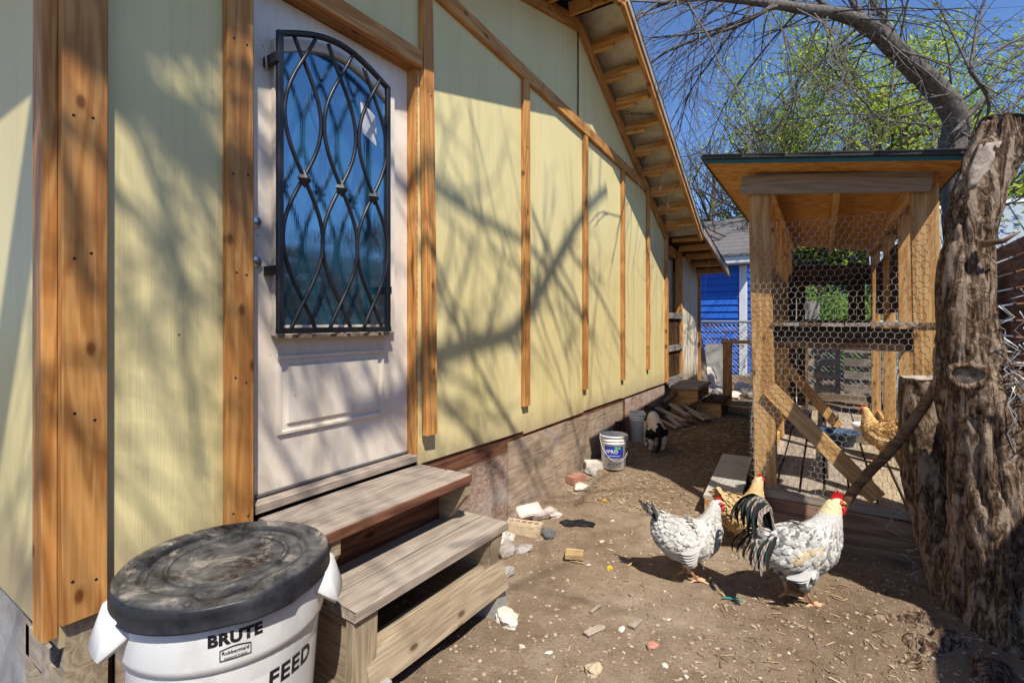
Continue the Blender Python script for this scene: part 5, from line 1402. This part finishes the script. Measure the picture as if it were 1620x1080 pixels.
for i, (x, z1, lean) in enumerate(((.72, 1.0, .05), (.93, .85, -.04), (.86, .62, .1))):
    o = plank('paving_slab', (x, 9.45-.1*i, .2), (x+lean, 9.62-.1*i, z1), .24, .04, (0, -1, .2), ['old_wood', 'brick_pink', 'stick_wood'][i]); tag(o, ['brown weathered board propped behind the gate frame', 'pinkish slab propped behind the gate frame', 'short brown board propped before the pinkish slab'][i], 'board')
GF = thing('gate_frame', (.7, 7.5, .2), 'open timber frame of one upright and two rails before the chain link', 'frame')
plank('upright', (.52, 7.48, .22), (.52, 7.48, 1.09), .115, .04, (0, -1, 0), 'coop_wood', GF)
plank('top_rail', (.44, 7.475, 1.115), (1.15, 7.56, 1.115), .045, .09, (0, -1, 0), 'coop_wood', GF); plank('bottom_rail', (.50, 7.485, .205), (1.15, 7.56, .205), .05, .06, (0, -1, 0), 'coop_wood', GF)
pts = [V((.5+.18*i, 6.9-.02*i+.12*math.sin(i*.9), 0)) for i in range(8)]
pts, _ = catmull([(p.x, p.y, gz(p.x, p.y)+.014) for p in pts], [1]*8, 5)
o = MB().tube(pts, .011, 7).build('garden_hose', 'hose_green'); tag(o, 'dark green garden hose on the ground past the far steps', 'hose')
# pallets and boards behind the coop
for i, (x, y, z, rz) in enumerate(((1.55, 9.0, .3, .15), (2.15, 9.2, .3, -.2))):
    Pt = thing('pallet', (x, y, z), ['grey shipping pallet standing on edge behind the coop', 'second grey pallet standing on edge, tilted beside the first'][i], 'pallet')
    Mp = Matrix.Translation((x, y, z)) @ Matrix.Rotation(rz, 4, 'Z')
    for j in range(5): MB().box((-.28, -.012, .02+j*.2), (.28, .012, .13+j*.2)).build('slat', 'old_wood', Pt, Mp)
    for a in (-.25, 0, .25): MB().box((a-.03, .013, 0), (a+.03, .08, .95)).build('stringer', 'old_wood', Pt, Mp)
o = plank('grey_panel', (1.42, 8.1, 1.40), (1.42, 8.12, 1.68), .34, .02, (0, -1, 0), 'grey_board'); tag(o, 'blank grey brown sheet propped up behind the coop opening', 'board')
o = plank('panel_post', (1.42, 8.16, .1), (1.42, 8.16, 1.5), .07, .05, (0, -1, 0), 'stick_wood'); tag(o, 'post carrying the grey sheet behind the coop', 'post')

# ---------------------------------------------------------------- trees beyond
def tree(name, label, base, stem, stem_r, nb, blen, depth, leafn, leafs, lmat, seed, bark='branch_bark', spread=.75, up=.35, twig_r=.012, lsp=.12, zmin=.25):
    random.seed(seed)
    T = thing(name, base, label, 'tree')
    mb = MB(); P = [V(base)+V(p) for p in stem]
    trunk(mb, P, stem_r, 14, 6, .12, 0, seed); mb.build('trunk', bark, T)
    pts, rr = catmull(P, stem_r, 6); mb = MB(); lf = []
    for k in range(nb):
        i = random.randint(int(len(pts)*zmin), len(pts)-1); a = random.uniform(0, 6.28)
        d_ = V((math.cos(a), math.sin(a), up+random.uniform(-.35, .5)))
        twigs(mb, pts[i], d_, blen*random.uniform(.6, 1.1)*(1.2-.5*i/len(pts)), max(twig_r, rr[i]*.42), depth, spread, 5, .02, (3, 4), lf, 3)
    mb.build('branches', 'twig_bark', T, fix=False)
    if leafn: leaves(lf, leafn, leafs, lsp, lmat, 'crown', T)
    return T, lf
# second big tree: a thick limb arching over the coop roof from the right
random.seed(21)
T2 = thing('arching_tree', (3.05, 8.1, 0), 'big bare tree whose thick limb arches over the coop roof', 'tree')
def pt(u, v_, d_): return V((1.87, 0, 1.4))+(CAMF+CAMR*((u-810)/796)+V((0, 0, -(v_-508)/796)))*d_
mb = MB(); main = [(3.12, 8.05, -.1), (3.1, 8.0, 1.6), pt(1508, 260, 6.1), pt(1512, 190, 6.05), pt(1480, 140, 5.95), pt(1430, 92, 5.8), pt(1385, 50, 5.65), pt(1335, 25, 5.5), pt(1270, 15, 5.3), pt(1200, 4, 5.1), pt(1120, -4, 4.9), pt(1040, 6, 4.7)]
mr = [.22, .18, .14, .13, .122, .105, .088, .068, .05, .04, .032, .018]
trunk(mb, main, mr, 22, 7, .16, 0, 3.); mb.build('trunk', 'branch_bark', T2)
mb = MB()
limbs = [([(1380, 48), (1350, 5), (1330, -40)], 5.65, .05), ([(1440, 95), (1410, 50), (1380, 0), (1365, -30)], 5.8, .045), ([(1330, 24), (1300, 5), (1270, -30)], 5.5, .04),
 ([(1225, 8), (1170, 40), (1110, 60), (1050, 85), (1010, 120)], 5.1, .024), ([(1230, 10), (1180, 30), (1120, 50), (1030, 60)], 5.0, .02), ([(1150, 0), (1100, 40), (1060, 90)], 5.3, .018),
 ([(1190, 10), (1130, 90), (1090, 150), (1075, 210)], 5.2, .012), ([(1120, 0), (1100, 80), (1090, 170)], 5.2, .010), ([(1260, 20), (1200, 90), (1150, 160), (1120, 230)], 5.3, .012), ([(1300, 25), (1270, 110), (1250, 180)], 5.4, .012),
 ([(1505, 215), (1560, 150), (1620, 60)], 5.9, .03), ([(1508, 230), (1580, 190), (1640, 120)], 6.0, .025), ([(1535, 110), (1545, 50), (1560, -10)], 5.2, .02), ([(1535, 112), (1575, 80), (1640, 50)], 5.2, .018), ([(1535, 112), (1565, 165), (1545, 225)], 5.2, .024), ([(1535, 112), (1515, 70), (1480, 0)], 5.2, .014), ([(1500, 150), (1450, 160), (1380, 185), (1300, 215)], 5.8, .016), ([(1490, 170), (1420, 185), (1340, 180), (1250, 190)], 5.8, .014), ([(1475, 235), (1470, 200), (1400, 190), (1370, 165), (1300, 90), (1280, 40)], 5.4, .014)]
for q, d_, r_ in limbs:
    P = [pt(u, v_, d_+.12*i) for i, (u, v_) in enumerate(q)]; Pp, rr = catmull(P, [r_*(1-.6*i/(len(P)-1)) for i in range(len(P))], 5); mb.tube(Pp, rr, 6)
    for i in range(1, len(Pp)):
        if random.random() < .7:
            t_ = (Pp[i]-Pp[i-1]).normalized()
            twigs(mb, Pp[i], t_+V((random.uniform(-1, 1), random.uniform(-.6, .6), random.uniform(-1.1, .7))), random.uniform(.5, 1.0), max(.005, rr[i]*.4), 2, .75, 5, -.05, (1, 3), None, 3)
pts, rr = catmull(main, mr, 5)
for i in range(18, len(pts)):
    for k in range(2):
        if random.random() < .75:
            t_ = (pts[min(i+1, len(pts)-1)]-pts[i-1]).normalized()
            twigs(mb, pts[i], t_*.5+V((random.uniform(-1, 1), random.uniform(-.6, .6), random.uniform(-1.2, .6))), random.uniform(.6, 1.3), .012, 2, .75, 5, -.06, (2, 3), None, 3)
mb.build('branches', 'branch_bark', T2, fix=False)
# spring-green trees behind
tree('spring_tree', 'tall tree in fresh yellow green leaf behind the coop', (2.6, 17.5, 0), [(0, 0, 0), (.1, 0, 2.5), (-.1, .1, 5), (.2, 0, 8.0)], [.3, .24, .17, .06], 34, 2.8, 3, 24000, .12, 'spring_leaf', 5, 'branch_bark', .75, .4, .02, .20)
tree('spring_tree', 'shorter spreading tree in yellow green leaf left of the tall one', (1.2, 19.5, 0), [(0, 0, 0), (-.1, 0, 2.2), (.1, .1, 4.2), (-.2, 0, 6.6)], [.26, .2, .14, .05], 26, 2.6, 3, 14000, .12, 'spring_leaf', 8, 'branch_bark', .75, .3, .02, .2)
tree('spring_tree', 'yellow green tree showing above the metal roof shed', (6.5, 21, 0), [(0, 0, 0), (.1, 0, 2.5), (0, .1, 5), (.2, 0, 8.6)], [.3, .24, .17, .06], 24, 2.6, 3, 12000, .12, 'spring_leaf', 11, 'branch_bark', .75, .3, .02, .22)
tree('spring_tree', 'airy yellow green tree with many bare twigs between house and coop', (-.1, 20.3, 0), [(0, 0, 0), (.1, 0, 2.5), (-.2, .1, 5), (.2, 0, 9.0)], [.3, .24, .17, .06], 30, 2.8, 3, 10000, .12, 'spring_leaf', 23, 'branch_bark', .75, .4, .02, .22)
tree('bare_tree', 'slim bare tree with sparse new leaves above the blue house', (.35, 14.8, 0), [(0, 0, 0), (.15, 0, 2.4), (-.3, 0, 4.2), (-.7, 0, 6.4)], [.17, .13, .09, .03], 40, 2.2, 3, 1500, .07, 'spring_leaf', 14, 'branch_bark', .8, .3, .012, .15)
tree('bare_tree', 'leafless twiggy tree behind the blue house roof', (-2.2, 18, 0), [(0, 0, 0), (.15, 0, 2.8), (.3, 0, 4.8), (.5, 0, 7.0)], [.2, .15, .1, .03], 24, 2.4, 3, 500, .07, 'spring_leaf', 17, 'branch_bark', .8, .35, .012, .2)
random.seed(33)
SH = thing('green_shrub', (1.7, 11.2, .2), 'leafy green shrub seen through the back of the coop', 'shrub')
mb = MB(); lf = []
for k in range(22): twigs(mb, (random.uniform(1.0, 2.7), random.uniform(10.8, 11.6), .2), (random.uniform(-.5, .5), random.uniform(-.4, .4), 1), .95, .014, 2, .8, 4, 0, (2, 4), lf)
mb.build('stems', 'twig_bark', SH, fix=False); leaves(lf, 9000, .07, .10, 'shrub_leaf', 'foliage', SH)
# far belt of woods along the horizon, so no bare edge shows
random.seed(44); mb = MB(); P = []
for k in range(420):
    a = random.uniform(-.9, 1.25); d_ = random.uniform(32, 48); P.append(V((d_*math.sin(a), d_*math.cos(a), random.uniform(.3, 4.5))))
o = leaves(P, 12000, .9, 1.1, 'shrub_leaf', 'treeline', None); tag(o, 'distant belt of green trees along the horizon', 'trees', kind='stuff')

# ---------------------------------------------------------------- pebbles and litter over the dirt
random.seed(55)
def scatter(name, mat, n, smin, smax, region, flat, label, cat, chips=False):
    mb = MB(); vs, fs = [], []
    base = [(0, 0, 1), (.89, 0, .45), (.28, .85, .45), (-.72, .53, .45), (-.72, -.53, .45), (.28, -.85, .45), (.72, .53, -.45), (-.28, .85, -.45), (-.89, 0, -.45), (-.28, -.85, -.45), (.72, -.53, -.45)]
    bf = [(0, 1, 2), (0, 2, 3), (0, 3, 4), (0, 4, 5), (0, 5, 1), (1, 6, 2), (2, 7, 3), (3, 8, 4), (4, 9, 5), (5, 10, 1), (6, 7, 2), (7, 8, 3), (8, 9, 4), (9, 10, 5), (10, 6, 1)]
    for k in range(n):
        x, y = region()
        if x < .02: continue
        s = smin+(smax-smin)*random.random()**3.2; z = gz(x, y); a = random.uniform(0, 6.28); c_, s_ = math.cos(a), math.sin(a); b_ = len(vs)
        if chips:
            l, w_ = s*random.uniform(1.2, 3.2), s*random.uniform(.2, .5); t = random.uniform(-.3, .3)
            for (u, v2, h) in ((-l, -w_, 0), (l, -w_*.6, t*l), (l*.9, w_*.7, t*l+.001), (-l*.9, w_, .001), (0, 0, .004+.1*s)): vs.append((x+u*c_-v2*s_, y+u*s_+v2*c_, z+.004+h*.5))
            fs += [(b_, b_+1, b_+4), (b_+1, b_+2, b_+4), (b_+2, b_+3, b_+4), (b_+3, b_, b_+4)]
        else:
            e1, e2, e3 = random.uniform(.7, 1.3), random.uniform(.6, 1.), random.uniform(.4, .8)*flat
            for (u, v2, h) in base:
                j = random.uniform(.8, 1.2); u, v2, h = u*e1*s*j, v2*e2*s*j, h*e3*s*j; vs.append((x+u*c_-v2*s_, y+u*s_+v2*c_, z+h+s*.15))
            fs += [tuple(b_+i for i in f) for f in bf]
    mb.v = vs; mb.f = fs; mb.mi = [0]*len(fs); mb.sm = [False]*len(fs)
    o = mb.build(name, mat, None, fix=False); tag(o, label, cat, kind='stuff')
def near(): 
    d_ = 1.1+5.2*random.random()**1.7; u = random.uniform(-.42, 1.05); p = V((1.87, 0, 0))+CAMF*d_+CAMR*u*d_; return p.x, p.y
def deep():
    return random.uniform(.05, 1.4), random.uniform(3.4, 8.2)
def shade(): return random.uniform(1.3, 2.6), random.uniform(1.0, 3.3)
scatter('pebbles', 'pebbles', 15000, .002, .013, near, .8, 'small pebbles and grit scattered over the trodden dirt', 'pebbles')
scatter('wood_litter', 'chips', 1100, .003, .010, near, 1, 'straw and bark crumbs strewn over the trodden dirt', 'litter', True)
scatter('bark_litter', 'chips', 9000, .005, .014, deep, 1, 'bark chips and dry leaves covering the shaded ground by the coop', 'litter', True)
scatter('leaf_litter', 'chips', 1500, .004, .012, shade, 1, 'dark crumbs of bark and leaves around the tree roots', 'litter', True)
